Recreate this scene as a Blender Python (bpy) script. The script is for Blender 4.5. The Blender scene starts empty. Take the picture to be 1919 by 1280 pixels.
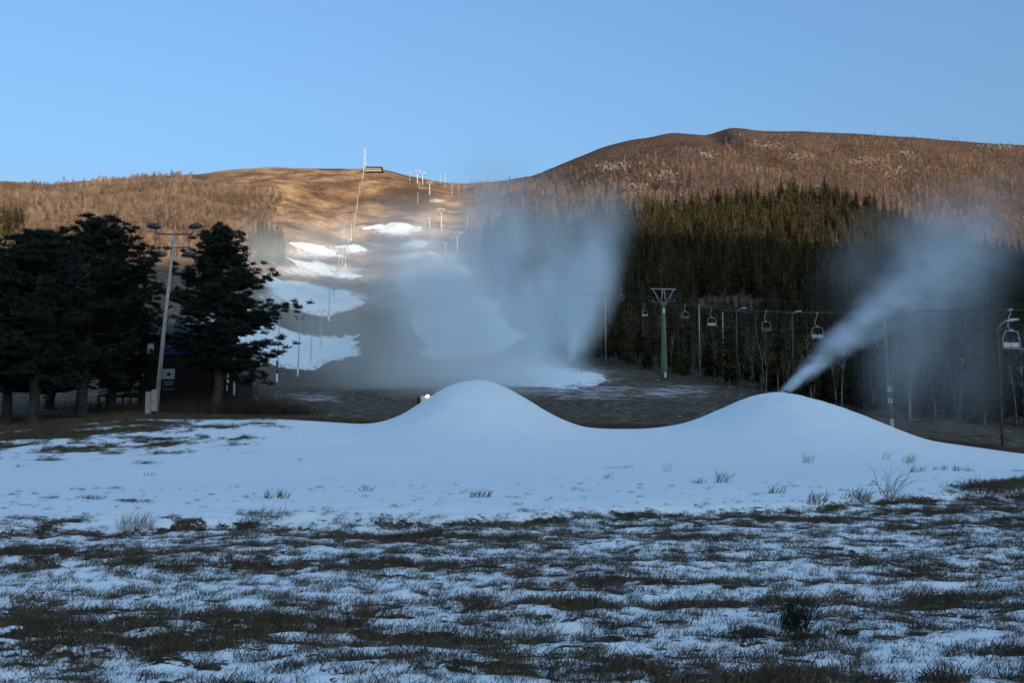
import bpy, bmesh, math, random
import numpy as np
from mathutils import Vector, Matrix

random.seed(7)
rng = np.random.default_rng(7)
S = bpy.context.scene
COL = S.collection

# ---------------------------------------------------------------- camera, world, sun, exposure
FPX, CX, CY, CAMH = 1900.0, 959.5, 640.0, 1.7
PITCH = math.atan(160.0 / FPX)
cam_d = bpy.data.cameras.new("camera")
cam_d.sensor_width = 36.0
cam_d.lens = 36.0 * FPX / 1919.0
cam_d.clip_start = 0.1
cam_d.clip_end = 12000
cam = bpy.data.objects.new("camera", cam_d)
COL.objects.link(cam)
cam.location = (0, 0, CAMH)
cam.rotation_euler = (math.radians(90) + PITCH, 0, 0)
S.camera = cam

SUN_EL = math.radians(9.0)
SUN_AZ = math.radians(150.0)          # clockwise from +Y: behind the camera, to the right
sun_dir = Vector((math.sin(SUN_AZ) * math.cos(SUN_EL), math.cos(SUN_AZ) * math.cos(SUN_EL), math.sin(SUN_EL)))
W = bpy.data.worlds.new("World")
S.world = W
W.use_nodes = True
wn = W.node_tree
bg = wn.nodes["Background"]
sky = wn.nodes.new("ShaderNodeTexSky")
sky.sky_type = 'NISHITA'
sky.sun_disc = False
sky.sun_elevation = SUN_EL
sky.sun_rotation = SUN_AZ
sky.altitude = 300
sky.air_density = 1.0
sky.dust_density = 7.5
sky.ozone_density = 2.0
gm_ = wn.nodes.new("ShaderNodeGamma")
gm_.inputs[1].default_value = 0.9
tn_ = wn.nodes.new("ShaderNodeMix")
tn_.data_type = 'RGBA'; tn_.blend_type = 'MULTIPLY'
tn_.inputs[0].default_value = 1.0
tn_.inputs[7].default_value = (0.70, 0.92, 1.13, 1)
wn.links.new(sky.outputs[0], gm_.inputs[0])
wn.links.new(gm_.outputs[0], tn_.inputs[6])
wn.links.new(tn_.outputs[2], bg.inputs[0])
bg.inputs[1].default_value = 0.15
sun_l = bpy.data.lights.new("sun", 'SUN')
sun_l.energy = 2.7
sun_l.angle = math.radians(0.5)
sun_l.color = (1.0, 0.76, 0.52)
sun_o = bpy.data.objects.new("sun", sun_l)
COL.objects.link(sun_o)
sun_o.rotation_euler = sun_dir.to_track_quat('Z', 'Y').to_euler()
sun_o.location = (400, -400, 300)
S.view_settings.view_transform = 'Standard'
S.view_settings.look = 'None'
S.view_settings.exposure = 1.22
S.view_settings.gamma = 1.0
S.view_settings.use_curve_mapping = False
S.render.engine = 'CYCLES'
cy = S.cycles
cy.use_adaptive_sampling = True
cy.adaptive_threshold = 0.02
cy.use_denoising = True
cy.max_bounces = 5
cy.diffuse_bounces = 2
cy.glossy_bounces = 2
cy.transparent_max_bounces = 8
cy.volume_bounces = 5
cy.volume_step_rate = 1.0
cy.volume_max_steps = 96
cy.caustics_reflective = False
cy.caustics_refractive = False

# ---------------------------------------------------------------- projection helpers
cp, sp = math.cos(PITCH), math.sin(PITCH)

def proj(X, Y, Z):
    zc = Y * cp + (Z - CAMH) * sp
    yc = -Y * sp + (Z - CAMH) * cp
    return CX + FPX * X / zc, CY - FPX * yc / zc

def at(u, v, Y):
    dx, dy = (u - CX) / FPX, (CY - v) / FPX
    k = Y / (cp - dy * sp)
    return Vector((dx * k, Y, CAMH + k * (sp + dy * cp)))

# ---------------------------------------------------------------- numpy noise
def _hash(ix, iy, seed):
    n = (ix.astype(np.int64) * 374761393 + iy.astype(np.int64) * 668265263 + seed * 1442695041) & 0xffffffff
    n = ((n ^ (n >> 13)) * 1274126177) & 0xffffffff
    n = (n ^ (n >> 16)) & 0xffffffff
    return n / 4294967295.0

def vnoise(x, y, seed=0):
    ix, iy = np.floor(x), np.floor(y)
    fx, fy = x - ix, y - iy
    fx = fx * fx * fx * (fx * (fx * 6 - 15) + 10)
    fy = fy * fy * fy * (fy * (fy * 6 - 15) + 10)
    a, b = _hash(ix, iy, seed), _hash(ix + 1, iy, seed)
    c, d = _hash(ix, iy + 1, seed), _hash(ix + 1, iy + 1, seed)
    return (a + (b - a) * fx) * (1 - fy) + (c + (d - c) * fx) * fy

def fbm(x, y, octv=4, seed=0, gain=0.5):
    s, amp, tot = 0.0, 1.0, 0.0
    for i in range(octv):
        ang = 0.5 + i * 0.9
        ca, sa = math.cos(ang), math.sin(ang)
        s = s + amp * vnoise(x * ca - y * sa + 17.3 * i, x * sa + y * ca - 9.1 * i, seed + i * 31)
        tot += amp
        amp *= gain
        x = x * 2.03
        y = y * 2.03
    return s / tot          # 0..1

def sstep(a, b, x):
    t = np.clip((x - a) / (b - a), 0, 1)
    return t * t * (3 - 2 * t)

# ---------------------------------------------------------------- terrain height
KN = [
    (30, [(-300, 908), (0, 905), (960, 895), (1919, 890), (2300, 890)]),
    (45, [(-300, 852), (0, 850), (500, 840), (960, 842), (1400, 846), (1700, 856), (1919, 872), (2300, 880)]),
    (61, [(-300, 806), (0, 812), (100, 801), (250, 788), (500, 785), (700, 795), (960, 801), (1140, 804), (1400, 808), (1650, 813), (1750, 828), (1919, 852), (2200, 880)]),
    (70, [(-300, 796), (0, 796), (250, 781), (500, 788), (700, 800), (960, 806), (1140, 806), (1400, 811), (1650, 818), (1750, 830), (1919, 850), (2200, 872)]),
    (80, [(-300, 786), (0, 782), (250, 773), (500, 779), (700, 787), (960, 795), (1140, 795), (1400, 802), (1650, 812), (1800, 824), (1919, 838), (2200, 850)]),
    (100, [(-300, 750), (0, 750), (250, 758), (500, 762), (700, 766), (960, 772), (1140, 772), (1400, 778), (1650, 796), (1919, 808), (2200, 815)]),
    (130, [(-300, 722), (0, 722), (250, 738), (500, 742), (700, 745), (960, 742), (1140, 738), (1400, 748), (1650, 775), (1919, 792), (2200, 800)]),
    (200, [(-300, 700), (0, 700), (300, 700), (500, 715), (700, 712), (960, 706), (1100, 698), (1245, 704), (1400, 714), (1650, 742), (1919, 766), (2200, 780)]),
    (280, [(-300, 640), (0, 640), (300, 605), (450, 640), (520, 682), (600, 690), (760, 690), (960, 680), (1140, 662), (1400, 662), (1650, 690), (1919, 710), (2200, 710)]),
    (350, [(-300, 560), (0, 560), (300, 512), (450, 560), (520, 630), (600, 655), (760, 655), (960, 640), (1140, 600), (1400, 608), (1650, 640), (1919, 655), (2200, 655)]),
    (400, [(-300, 520), (0, 510), (300, 480), (450, 512), (520, 570), (600, 604), (760, 610), (960, 590), (1140, 556), (1400, 568), (1650, 600), (1919, 618), (2200, 618)]),
    (540, [(-300, 440), (0, 430), (300, 420), (450, 448), (520, 480), (640, 512), (760, 515), (860, 520), (960, 500), (1140, 478), (1400, 492), (1650, 525), (1919, 548), (2200, 548)]),
    (700, [(-300, 400), (0, 390), (300, 380), (450, 400), (520, 420), (640, 450), (760, 452), (860, 462), (960, 440), (1140, 418), (1400, 415), (1650, 445), (1919, 462), (2200, 462)]),
    (880, [(-300, 362), (0, 360), (120, 364), (300, 352), (450, 362), (520, 372), (640, 400), (760, 402), (860, 405), (960, 378), (1140, 350), (1250, 325), (1400, 322), (1650, 345), (1919, 360), (2200, 360)]),
    (1060, [(-300, 350), (0, 349), (90, 357), (180, 350), (300, 341), (400, 335), (500, 327), (600, 330), (690, 330), (750, 337), (800, 352), (860, 364), (930, 354), (1000, 345), (1100, 308), (1180, 282), (1250, 268), (1330, 268), (1370, 257), (1500, 260), (1700, 272), (1919, 288), (2200, 300)]),
    (1180, [(-300, 346), (0, 345), (45, 347), (90, 354), (150, 346), (250, 338), (380, 332), (430, 323), (500, 319), (600, 322), (680, 322), (722, 324), (760, 334), (800, 342), (860, 350), (930, 346), (1000, 335), (1040, 319), (1090, 297), (1130, 281), (1180, 268), (1260, 257), (1325, 259), (1370, 250), (1450, 254), (1600, 258), (1700, 264), (1800, 271), (1919, 279), (2200, 292)]),
]
AG = np.linspace(-1.4, 1.4, 1401)
def _row(Yk, pts):
    a, z = [], []
    for u, v in pts:
        p = at(u, v, Yk)
        a.append(p.x / Yk)
        z.append(p.z)
    r = np.interp(AG, a, z)
    w = 9 if Yk > 1100 else 21
    ker = np.hanning(w + 2)[1:-1]
    ker /= ker.sum()
    return np.convolve(np.pad(r, w // 2, mode='edge'), ker, 'valid')

YK = [0.5, 10, 18]
ZK = [np.zeros_like(AG) - 0.02, np.zeros_like(AG), np.zeros_like(AG)]
for Yk, pts in KN:
    YK.append(Yk)
    ZK.append(_row(Yk, pts))
last = ZK[-1]
for Yk, dz in ((1320, -12), (1800, -40), (3000, -90), (6000, -120)):
    YK.append(Yk)
    ZK.append(last + dz)
YK = np.array(YK, float)
LK = np.log(YK)
ZK = np.array(ZK)
# hermite tangents along log Y (limited)
TG = np.zeros_like(ZK)
dl = np.diff(LK)[:, None]
sl = np.diff(ZK, axis=0) / dl
for i in range(1, len(YK) - 1):
    s0, s1 = sl[i - 1], sl[i]
    t = np.where(s0 * s1 > 0, 2 * s0 * s1 / np.where(np.abs(s0 + s1) < 1e-9, 1, s0 + s1), 0)
    TG[i] = t
TG[0], TG[-1] = sl[0], sl[-1]

def crest_y(a):
    u = CX + a * FPX
    return np.interp(u, [-600, 0, 500, 960, 1400, 1919, 2500], [15.6, 16.2, 17.6, 18.6, 20.6, 23.5, 26.0])

MOUNDS = [  # X, Y, height, sx_left, sx_right, sy_front, sy_back, power
    (at(893, 800, 57).x, 57.0, 2.62, 3.15, 3.45, 8.0, 3.6, 2.2),
    (at(1458, 800, 58).x, 58.0, 2.35, 3.6, 4.6, 8.0, 3.6, 2.1),
]

def mound_h(X, Y, m):
    mx, my, h, sl_, sr, sf, sb, pw = m
    dx = (X - mx) / np.where(X < mx, sl_, sr)
    dy = (Y - my) / np.where(Y < my, sf, sb)
    r = np.sqrt(dx * dx + dy * dy)
    return h * np.exp(-0.72 * r ** pw)

_kx, _gx, _lx = at(1374, 252, 1130).x, at(1343, 270, 1080).x, at(1262, 260, 1130).x
def KNOLL(X, Y):      # the rocky knoll on the right summit, the gully below it and a few hollows
    k = 2.0 * np.exp(-((X - _kx) / 17) ** 2 - ((Y - 1125) / 50) ** 2) - 6.0 * np.exp(-((X - _gx) / 11) ** 2 - ((Y - 1075) / 55) ** 2)
    k = k + 1.2 * np.exp(-((X - _lx) / 14) ** 2 - ((Y - 1130) / 30) ** 2)
    f = sstep(640, 760, Y) * (1 - sstep(1060, 1120, Y)) * sstep(-60, 30, X)
    return k - f * 9.0 * np.clip(fbm(X * 0.022, Y * 0.013, 3, 33) - .52, 0, 1) * 2

def H(X, Y):
    X = np.asarray(X, float)
    Y = np.asarray(Y, float)
    Yc = np.maximum(Y, 0.6)
    a = np.clip(X / Yc, -1.39, 1.39)
    ly = np.log(Yc)
    k = np.clip(np.searchsorted(LK, ly) - 1, 0, len(LK) - 2)
    h = LK[k + 1] - LK[k]
    t = (ly - LK[k]) / h
    fa = (a - AG[0]) / (AG[1] - AG[0])
    ia = np.clip(fa.astype(int), 0, len(AG) - 2)
    fr = fa - ia
    def g(M, kk):
        return M[kk, ia] * (1 - fr) + M[kk, ia + 1] * fr
    z0, z1, t0, t1 = g(ZK, k), g(ZK, k + 1), g(TG, k) * h, g(TG, k + 1) * h
    t2, t3 = t * t, t * t * t
    z = (2 * t3 - 3 * t2 + 1) * z0 + (t3 - 2 * t2 + t) * t0 + (-2 * t3 + 3 * t2) * z1 + (t3 - t2) * t1
    near = 1 - sstep(17, 30, Y)
    z = z + near * ((fbm(X * 0.55, Y * 0.8, 4, 3) - 0.5) * 0.17 + (fbm(X * 3.1, Y * 4.2, 3, 8) - 0.5) * 0.09)
    # grassy bank at the edge of the field
    cy_ = crest_y(a) + (vnoise(X * 0.5, X * 0 + 3, 5) - 0.5) * 0.9
    z = z + 0.12 * sstep(-0.25, 0.25, Y - cy_) * (1 - sstep(2, 14, Y - cy_)) - 0.06 * np.exp(-((Y - cy_ + 0.8) / 0.7) ** 2)
    mid = sstep(22, 30, Y) * (1 - sstep(55, 66, Y))
    z = z + mid * ((fbm(X * 0.12, Y * 0.14, 3, 21) - 0.5) * 0.35)
    fld = sstep(66, 90, Y) * (1 - sstep(980, 1150, Y) * 0.85)
    z = z + fld * ((fbm(X * 0.06, Y * 0.06, 4, 11) - 0.5) * np.clip(Y * 0.012, 0.6, 3.2) + (fbm(X * 0.012, Y * 0.012, 3, 12) - 0.5) * np.clip(Y * 0.026 - 2, 0, 16) + (fbm(X * 0.035, Y * 0.028, 3, 15) - 0.5) * np.clip(Y * 0.014 - 6, 0, 8))
    z = z + KNOLL(X, Y)
    m = 0
    for mm in MOUNDS:
        m = np.maximum(m, mound_h(X, Y, mm)) + 0.18 * np.minimum(m, mound_h(X, Y, mm))
    return z + m + sstep(.25, 1.2, m) * ((fbm(X * 0.7, Y * 0.7, 4, 95) - 0.5) * 0.13 + (fbm(X * 2.6, Y * 2.6, 3, 96) - 0.5) * 0.035)

def Hf(x, y):
    return float(H(np.array([x]), np.array([y]))[0])

_YM = np.geomspace(6, 1250, 5000)
def ground(u, v, ymin=6):
    """first terrain point seen at pixel (u, v)"""
    P0 = at(u, v, 1.0)
    dx, dz = P0.x, P0.z - CAMH
    Ys = _YM[_YM >= ymin]
    hz = H(dx * Ys, Ys)
    hit = np.nonzero(hz >= CAMH + dz * Ys)[0]
    y = Ys[hit[0]] if len(hit) else 1150.0
    return Vector((dx * y, y, Hf(dx * y, y)))

# ---------------------------------------------------------------- mesh helpers
def new_obj(name, verts, faces, mats=(), parent=None, smooth=False, mat_idx=None):
    me = bpy.data.meshes.new(name)
    me.from_pydata([tuple(v) for v in verts], [], faces)
    for m in (mats if isinstance(mats, (list, tuple)) else [mats]):
        me.materials.append(m)
    if smooth:
        me.polygons.foreach_set("use_smooth", [True] * len(me.polygons))
    if mat_idx is not None:
        me.polygons.foreach_set("material_index", mat_idx)
    me.update()
    o = bpy.data.objects.new(name, me)
    COL.objects.link(o)
    if parent:
        o.parent = parent
    return o

def tri_obj(name, V, F, mats=(), parent=None, smooth=False):
    """fast path: numpy verts (n,3), faces (m,k) with constant k"""
    me = bpy.data.meshes.new(name)
    V = np.asarray(V, np.float32)
    F = np.asarray(F, np.int32)
    k = F.shape[1]
    me.vertices.add(len(V))
    me.vertices.foreach_set("co", V.ravel())
    me.loops.add(F.size)
    me.loops.foreach_set("vertex_index", F.ravel())
    me.polygons.add(len(F))
    me.polygons.foreach_set("loop_start", np.arange(0, F.size, k, dtype=np.int32))
    me.polygons.foreach_set("loop_total", np.full(len(F), k, np.int32))
    if smooth:
        me.polygons.foreach_set("use_smooth", np.ones(len(F), bool))
    for m in (mats if isinstance(mats, (list, tuple)) else [mats]):
        me.materials.append(m)
    me.update(calc_edges=True)
    me.validate()
    o = bpy.data.objects.new(name, me)
    COL.objects.link(o)
    if parent:
        o.parent = parent
    return o

def tag(o, label=None, cat=None, group=None, kind=None):
    if label: o["label"] = label
    if cat: o["category"] = cat
    if group: o["group"] = group
    if kind: o["kind"] = kind
    return o

def thing(name, label, cat, loc=(0, 0, 0), rotz=0.0, group=None):
    o = bpy.data.objects.new(name, None)
    o.empty_display_size = 0.3
    COL.objects.link(o)
    o.location = loc
    o.rotation_euler = (0, 0, rotz)
    return tag(o, label, cat, group)

class MB:
    def __init__(self):
        self.v, self.f = [], []
    def box(self, c, s, rot=None):
        n = len(self.v)
        for dz in (-.5, .5):
            for dx, dy in ((-.5, -.5), (.5, -.5), (.5, .5), (-.5, .5)):
                p = Vector((dx * s[0], dy * s[1], dz * s[2]))
                if rot is not None: p = rot @ p
                self.v.append(p + Vector(c))
        for q in ((0, 3, 2, 1), (4, 5, 6, 7), (0, 1, 5, 4), (1, 2, 6, 5), (2, 3, 7, 6), (3, 0, 4, 7)):
            self.f.append([n + i for i in q])
        return self
    def tube(self, pts, rad, seg=8, cap=True):
        pts = [Vector(p) for p in pts]
        rad = rad if isinstance(rad, (list, tuple)) else [rad] * len(pts)
        n = len(self.v)
        for i, p in enumerate(pts):
            d = (pts[min(i + 1, len(pts) - 1)] - pts[max(i - 1, 0)]).normalized()
            x = d.cross(Vector((0.13, 1, 0.05)))
            if x.length < 0.1: x = d.cross(Vector((1, 0, 0)))
            x.normalize()
            y = d.cross(x)
            for k in range(seg):
                an = 2 * math.pi * k / seg
                self.v.append(p + (x * math.cos(an) + y * math.sin(an)) * rad[i])
        for i in range(len(pts) - 1):
            for k in range(seg):
                a, b = n + i * seg + k, n + i * seg + (k + 1) % seg
                self.f.append([a, b, b + seg, a + seg])
        if cap:
            self.f.append([n + k for k in range(seg)][::-1])
            self.f.append([n + (len(pts) - 1) * seg + k for k in range(seg)])
        return self
    def poly(self, pts):
        n = len(self.v)
        self.v += [Vector(p) for p in pts]
        self.f.append(list(range(n, n + len(pts))))
        return self
    def build(self, name, m, parent=None, smooth=False):
        return new_obj(name, self.v, self.f, m, parent, smooth)

def copy_tree(src, loc=None, rz=None, scale=None, label=None, group=None):
    r = src.copy()
    COL.objects.link(r)
    if loc is not None: r.location = loc
    if rz is not None: r.rotation_euler = (0, 0, rz)
    if scale is not None: r.scale = scale
    if label: r["label"] = label
    if group: r["group"] = group
    for ch in src.children:
        c = ch.copy(); COL.objects.link(c); c.parent = r
        for g in ch.children:
            d = g.copy(); COL.objects.link(d); d.parent = c
    return r

# ---------------------------------------------------------------- materials
def nt(m):
    m.use_nodes = True
    return m.node_tree

def mat(name, col, rough=0.8, col2=None, nscale=4.0, metal=0.0, bump=0.0, emit=None, spec=0.3, objrand=0.0, world=0.0):
    m = bpy.data.materials.new(name)
    t = nt(m)
    b = t.nodes["Principled BSDF"]
    b.inputs["Roughness"].default_value = rough
    b.inputs["Metallic"].default_value = metal
    b.inputs["Specular IOR Level"].default_value = spec
    b.inputs["Base Color"].default_value = (*col, 1)
    out = None
    if col2 is not None:
        tc = t.nodes.new("ShaderNodeTexCoord")
        n = t.nodes.new("ShaderNodeTexNoise")
        n.inputs["Scale"].default_value = nscale
        n.inputs["Detail"].default_value = 5
        t.links.new(tc.outputs["Object"], n.inputs["Vector"])
        r = t.nodes.new("ShaderNodeValToRGB")
        r.color_ramp.elements[0].position = 0.35
        r.color_ramp.elements[1].position = 0.65
        r.color_ramp.elements[0].color = (*col, 1)
        r.color_ramp.elements[1].color = (*col2, 1)
        t.links.new(n.outputs["Fac"], r.inputs["Fac"])
        out = r.outputs["Color"]
        if bump:
            bp = t.nodes.new("ShaderNodeBump")
            bp.inputs["Strength"].default_value = bump
            bp.inputs["Distance"].default_value = 0.03
            t.links.new(n.outputs["Fac"], bp.inputs["Height"])
            t.links.new(bp.outputs["Normal"], b.inputs["Normal"])
    if objrand and out is not None:
        oi = t.nodes.new("ShaderNodeObjectInfo")
        hs = t.nodes.new("ShaderNodeHueSaturation")
        mr = t.nodes.new("ShaderNodeMapRange")
        mr.inputs["To Min"].default_value = 1 - objrand
        mr.inputs["To Max"].default_value = 1 + objrand
        t.links.new(oi.outputs["Random"], mr.inputs["Value"])
        t.links.new(mr.outputs["Result"], hs.inputs["Value"])
        t.links.new(out, hs.inputs["Color"])
        out = hs.outputs["Color"]
    if world and out is not None:
        ge = t.nodes.new("ShaderNodeNewGeometry")
        wz = t.nodes.new("ShaderNodeTexNoise")
        wz.inputs["Scale"].default_value = 0.014
        wz.inputs["Detail"].default_value = 5
        t.links.new(ge.outputs["Position"], wz.inputs["Vector"])
        mr2 = t.nodes.new("ShaderNodeMapRange")
        mr2.inputs["From Min"].default_value = 0.32; mr2.inputs["From Max"].default_value = 0.68
        mr2.inputs["To Min"].default_value = 1 - world; mr2.inputs["To Max"].default_value = 1 + world
        hs2 = t.nodes.new("ShaderNodeHueSaturation")
        t.links.new(wz.outputs["Fac"], mr2.inputs["Value"])
        t.links.new(mr2.outputs["Result"], hs2.inputs["Value"])
        t.links.new(out, hs2.inputs["Color"])
        out = hs2.outputs["Color"]
    if out is not None:
        t.links.new(out, b.inputs["Base Color"])
    if emit:
        b.inputs["Emission Color"].default_value = (*emit[0], 1)
        b.inputs["Emission Strength"].default_value = emit[1]
    return m

M = {}
M['galv'] = mat("galvanised_steel", (0.30, 0.32, 0.32), 0.5, (0.42, 0.44, 0.43), 3.0, 0.3)
M['darksteel'] = mat("dark_steel", (0.05, 0.055, 0.06), 0.5, (0.09, 0.095, 0.10), 6.0, 0.4)
M['wire'] = mat("steel_rope", (0.10, 0.105, 0.11), 0.5, (0.15, 0.155, 0.16), 30.0, 0.3)
M['greenpaint'] = mat("green_paint", (0.075, 0.115, 0.075), 0.6, (0.105, 0.145, 0.10), 1.2)
M['palepaint'] = mat("pale_grey_paint", (0.44, 0.42, 0.36), 0.6, (0.55, 0.52, 0.45), 1.5)
M['whitepaint'] = mat("white_paint", (0.72, 0.72, 0.72), 0.6, (0.80, 0.80, 0.80), 6)
M['bluepad'] = mat("blue_padding", (0.02, 0.06, 0.22), 0.7, (0.03, 0.08, 0.28), 3)
M['polewood'] = mat("weathered_pole_wood", (0.32, 0.30, 0.27), 0.85, (0.44, 0.42, 0.38), 3.0)
M['oldwood'] = mat("dark_old_pole_wood", (0.07, 0.062, 0.055), 0.85, (0.13, 0.12, 0.105), 2.0)
M['darkwood'] = mat("dark_stained_boards", (0.018, 0.014, 0.013), 0.8, (0.03, 0.022, 0.02), 4.0)
M['roofing'] = mat("dark_roofing", (0.03, 0.03, 0.032), 0.8, (0.045, 0.045, 0.05), 3.0)
M['glass'] = mat("window_glass", (0.06, 0.07, 0.09), 0.08, None, 1, 0.0, spec=0.9)
M['snowglass'] = mat("window_snow_reflection", (0.70, 0.72, 0.74), 0.3, (0.78, 0.79, 0.80), 3)  # pale colour painted in for snow light mirrored by the cabin window
M['lampglass'] = mat("lamp_glass", (0.40, 0.42, 0.44), 0.25, (0.52, 0.54, 0.56), 3, spec=0.5)
M['seatback'] = mat("weathered_white_panel", (0.42, 0.44, 0.45), 0.6, (0.52, 0.54, 0.55), 3)
M['dimtwigs'] = mat("shade_darkened_birch_twigs", (0.030, 0.024, 0.020), 0.9, (0.070, 0.056, 0.046), 0.3, spec=0.05, objrand=0.4)  # birch twig colour with the forest strip's shade put into it
M['signblue'] = mat("blue_sign_board", (0.02, 0.05, 0.20), 0.5, (0.028, 0.065, 0.24), 2)
M['signwhite'] = mat("white_sign_board", (0.50, 0.51, 0.50), 0.5, (0.58, 0.59, 0.58), 4)
M['black'] = mat("black_plastic", (0.012, 0.012, 0.014), 0.5, (0.02, 0.02, 0.022), 5)
M['glow'] = mat("work_light_glow", (1, 1, 1), 0.5, None, 1, emit=((1.0, 0.93, 0.72), 7.0))
M['yellow'] = mat("gun_body_paint", (0.55, 0.50, 0.36), 0.5, (0.62, 0.57, 0.42), 5)
M['stone'] = mat("boulder_stone", (0.10, 0.09, 0.075), 0.9, (0.23, 0.20, 0.16), 0.6, bump=0.4, objrand=0.25)
M['pinebark'] = mat("pine_bark", (0.022, 0.018, 0.016), 0.95, (0.065, 0.057, 0.050), 5.0, bump=0.6)
M['needles'] = mat("pine_needles", (0.010, 0.018, 0.016), 0.8, (0.024, 0.036, 0.026), 1.3, spec=0.15)
M['spruce'] = mat("spruce_needles", (0.014, 0.019, 0.011), 0.9, (0.064, 0.056, 0.024), 0.45, spec=0.05, objrand=0.45)
M['sprucebark'] = mat("spruce_bark", (0.13, 0.11, 0.09), 0.9, (0.22, 0.19, 0.16), 2.0)
M['birchbark'] = mat("birch_bark", (0.18, 0.15, 0.125), 0.8, (0.42, 0.39, 0.35), 1.1, objrand=0.25)
M['darkbark'] = mat("brown_birch_bark", (0.13, 0.095, 0.07), 0.85, (0.27, 0.20, 0.15), 1.1, objrand=0.3)
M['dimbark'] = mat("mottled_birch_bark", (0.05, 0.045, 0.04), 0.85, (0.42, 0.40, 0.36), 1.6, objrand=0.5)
M['twigs'] = mat("birch_twigs", (0.110, 0.080, 0.062), 0.9, (0.225, 0.165, 0.125), 0.25, spec=0.1, objrand=0.45, world=.5)
M['blade'] = mat("withered_grass", (0.055, 0.050, 0.034), 0.9, (0.135, 0.108, 0.072), 0.9, spec=0.1, objrand=0.4)
M['straw'] = mat("pale_straw", (0.12, 0.095, 0.06), 0.9, (0.22, 0.18, 0.12), 2.0, spec=0.1)
M['rush'] = mat("dark_rush_stems", (0.014, 0.018, 0.014), 0.8, (0.035, 0.038, 0.026), 2.0, spec=0.15)
M['bush'] = mat("bare_bush_twigs", (0.03, 0.024, 0.02), 0.9, (0.06, 0.045, 0.035), 2.0)

def snow_mat(name, rough=0.6):
    m = bpy.data.materials.new(name)
    t = nt(m)
    b = t.nodes["Principled BSDF"]
    tc = t.nodes.new("ShaderNodeTexCoord")
    n = t.nodes.new("ShaderNodeTexNoise")
    n.inputs["Scale"].default_value = 0.35
    n.inputs["Detail"].default_value = 6
    t.links.new(tc.outputs["Object"], n.inputs["Vector"])
    r = t.nodes.new("ShaderNodeValToRGB")
    r.color_ramp.elements[0].color = (0.80, 0.89, 0.93, 1)
    r.color_ramp.elements[1].color = (0.85, 0.93, 0.96, 1)
    t.links.new(n.outputs["Fac"], r.inputs["Fac"])
    t.links.new(r.outputs["Color"], b.inputs["Base Color"])
    b.inputs["Roughness"].default_value = rough
    b.inputs["Specular IOR Level"].default_value = 0.2
    n2 = t.nodes.new("ShaderNodeTexNoise")
    n2.inputs["Scale"].default_value = 2.2
    n2.inputs["Detail"].default_value = 8
    mp = t.nodes.new("ShaderNodeMapping")
    mp.inputs["Scale"].default_value = (1, 2.2, 1)
    t.links.new(tc.outputs["Object"], mp.inputs["Vector"])
    t.links.new(mp.outputs["Vector"], n2.inputs["Vector"])
    bp = t.nodes.new("ShaderNodeBump")
    bp.inputs["Strength"].default_value = 0.22
    bp.inputs["Distance"].default_value = 0.05
    t.links.new(n2.outputs["Fac"], bp.inputs["Height"])
    t.links.new(bp.outputs["Normal"], b.inputs["Normal"])
    return m
M['snow'] = snow_mat("machine_made_snow")

def mixc(t, fac, a, b):
    n = t.nodes.new("ShaderNodeMix")
    n.data_type = 'RGBA'
    for s, x in (("Factor", fac), ("A", a), ("B", b)):
        sock = [i for i in n.inputs if i.name == s and (i.type == 'RGBA' if s != "Factor" else i.type == 'VALUE')][0]
        if isinstance(x, tuple): sock.default_value = (*x, 1)
        elif isinstance(x, float): sock.default_value = x
        else: t.links.new(x, sock)
    return [o for o in n.outputs if o.type == 'RGBA'][0]

def noise_n(t, vec, scale, detail=5, rough=0.55, stretch=None, rot=0.0):
    n = t.nodes.new("ShaderNodeTexNoise")
    n.inputs["Scale"].default_value = scale
    n.inputs["Detail"].default_value = detail
    n.inputs["Roughness"].default_value = rough
    if stretch:
        mp = t.nodes.new("ShaderNodeMapping")
        mp.inputs["Scale"].default_value = stretch
        mp.inputs["Rotation"].default_value = (0, math.radians(rot), 0)
        t.links.new(vec, mp.inputs["Vector"])
        vec = mp.outputs["Vector"]
    t.links.new(vec, n.inputs["Vector"])
    return n.outputs["Fac"]

def math_n(t, op, a, b=None, c=None, clamp=False):
    n = t.nodes.new("ShaderNodeMath")
    n.operation = op
    n.use_clamp = clamp
    for i, x in enumerate((a, b, c)):
        if x is None: continue
        if isinstance(x, (int, float)): n.inputs[i].default_value = x
        else: t.links.new(x, n.inputs[i])
    return n.outputs[0]

def ramp_n(t, fac, stops):
    r = t.nodes.new("ShaderNodeValToRGB")
    cr = r.color_ramp
    while len(cr.elements) < len(stops): cr.elements.new(0.5)
    for e, (p, c) in zip(cr.elements, stops):
        e.position = p
        e.color = (*c, 1) if isinstance(c, tuple) else (c, c, c, 1)
    t.links.new(fac, r.inputs["Fac"])
    return r.outputs["Color"]

def map_n(t, x, a, b, c=0.0, d=1.0):
    n = t.nodes.new("ShaderNodeMapRange")
    n.interpolation_type = 'SMOOTHSTEP'
    t.links.new(x, n.inputs["Value"])
    for k, vv in zip(("From Min", "From Max", "To Min", "To Max"), (a, b, c, d)):
        n.inputs[k].default_value = vv
    return n.outputs["Result"]

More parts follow.
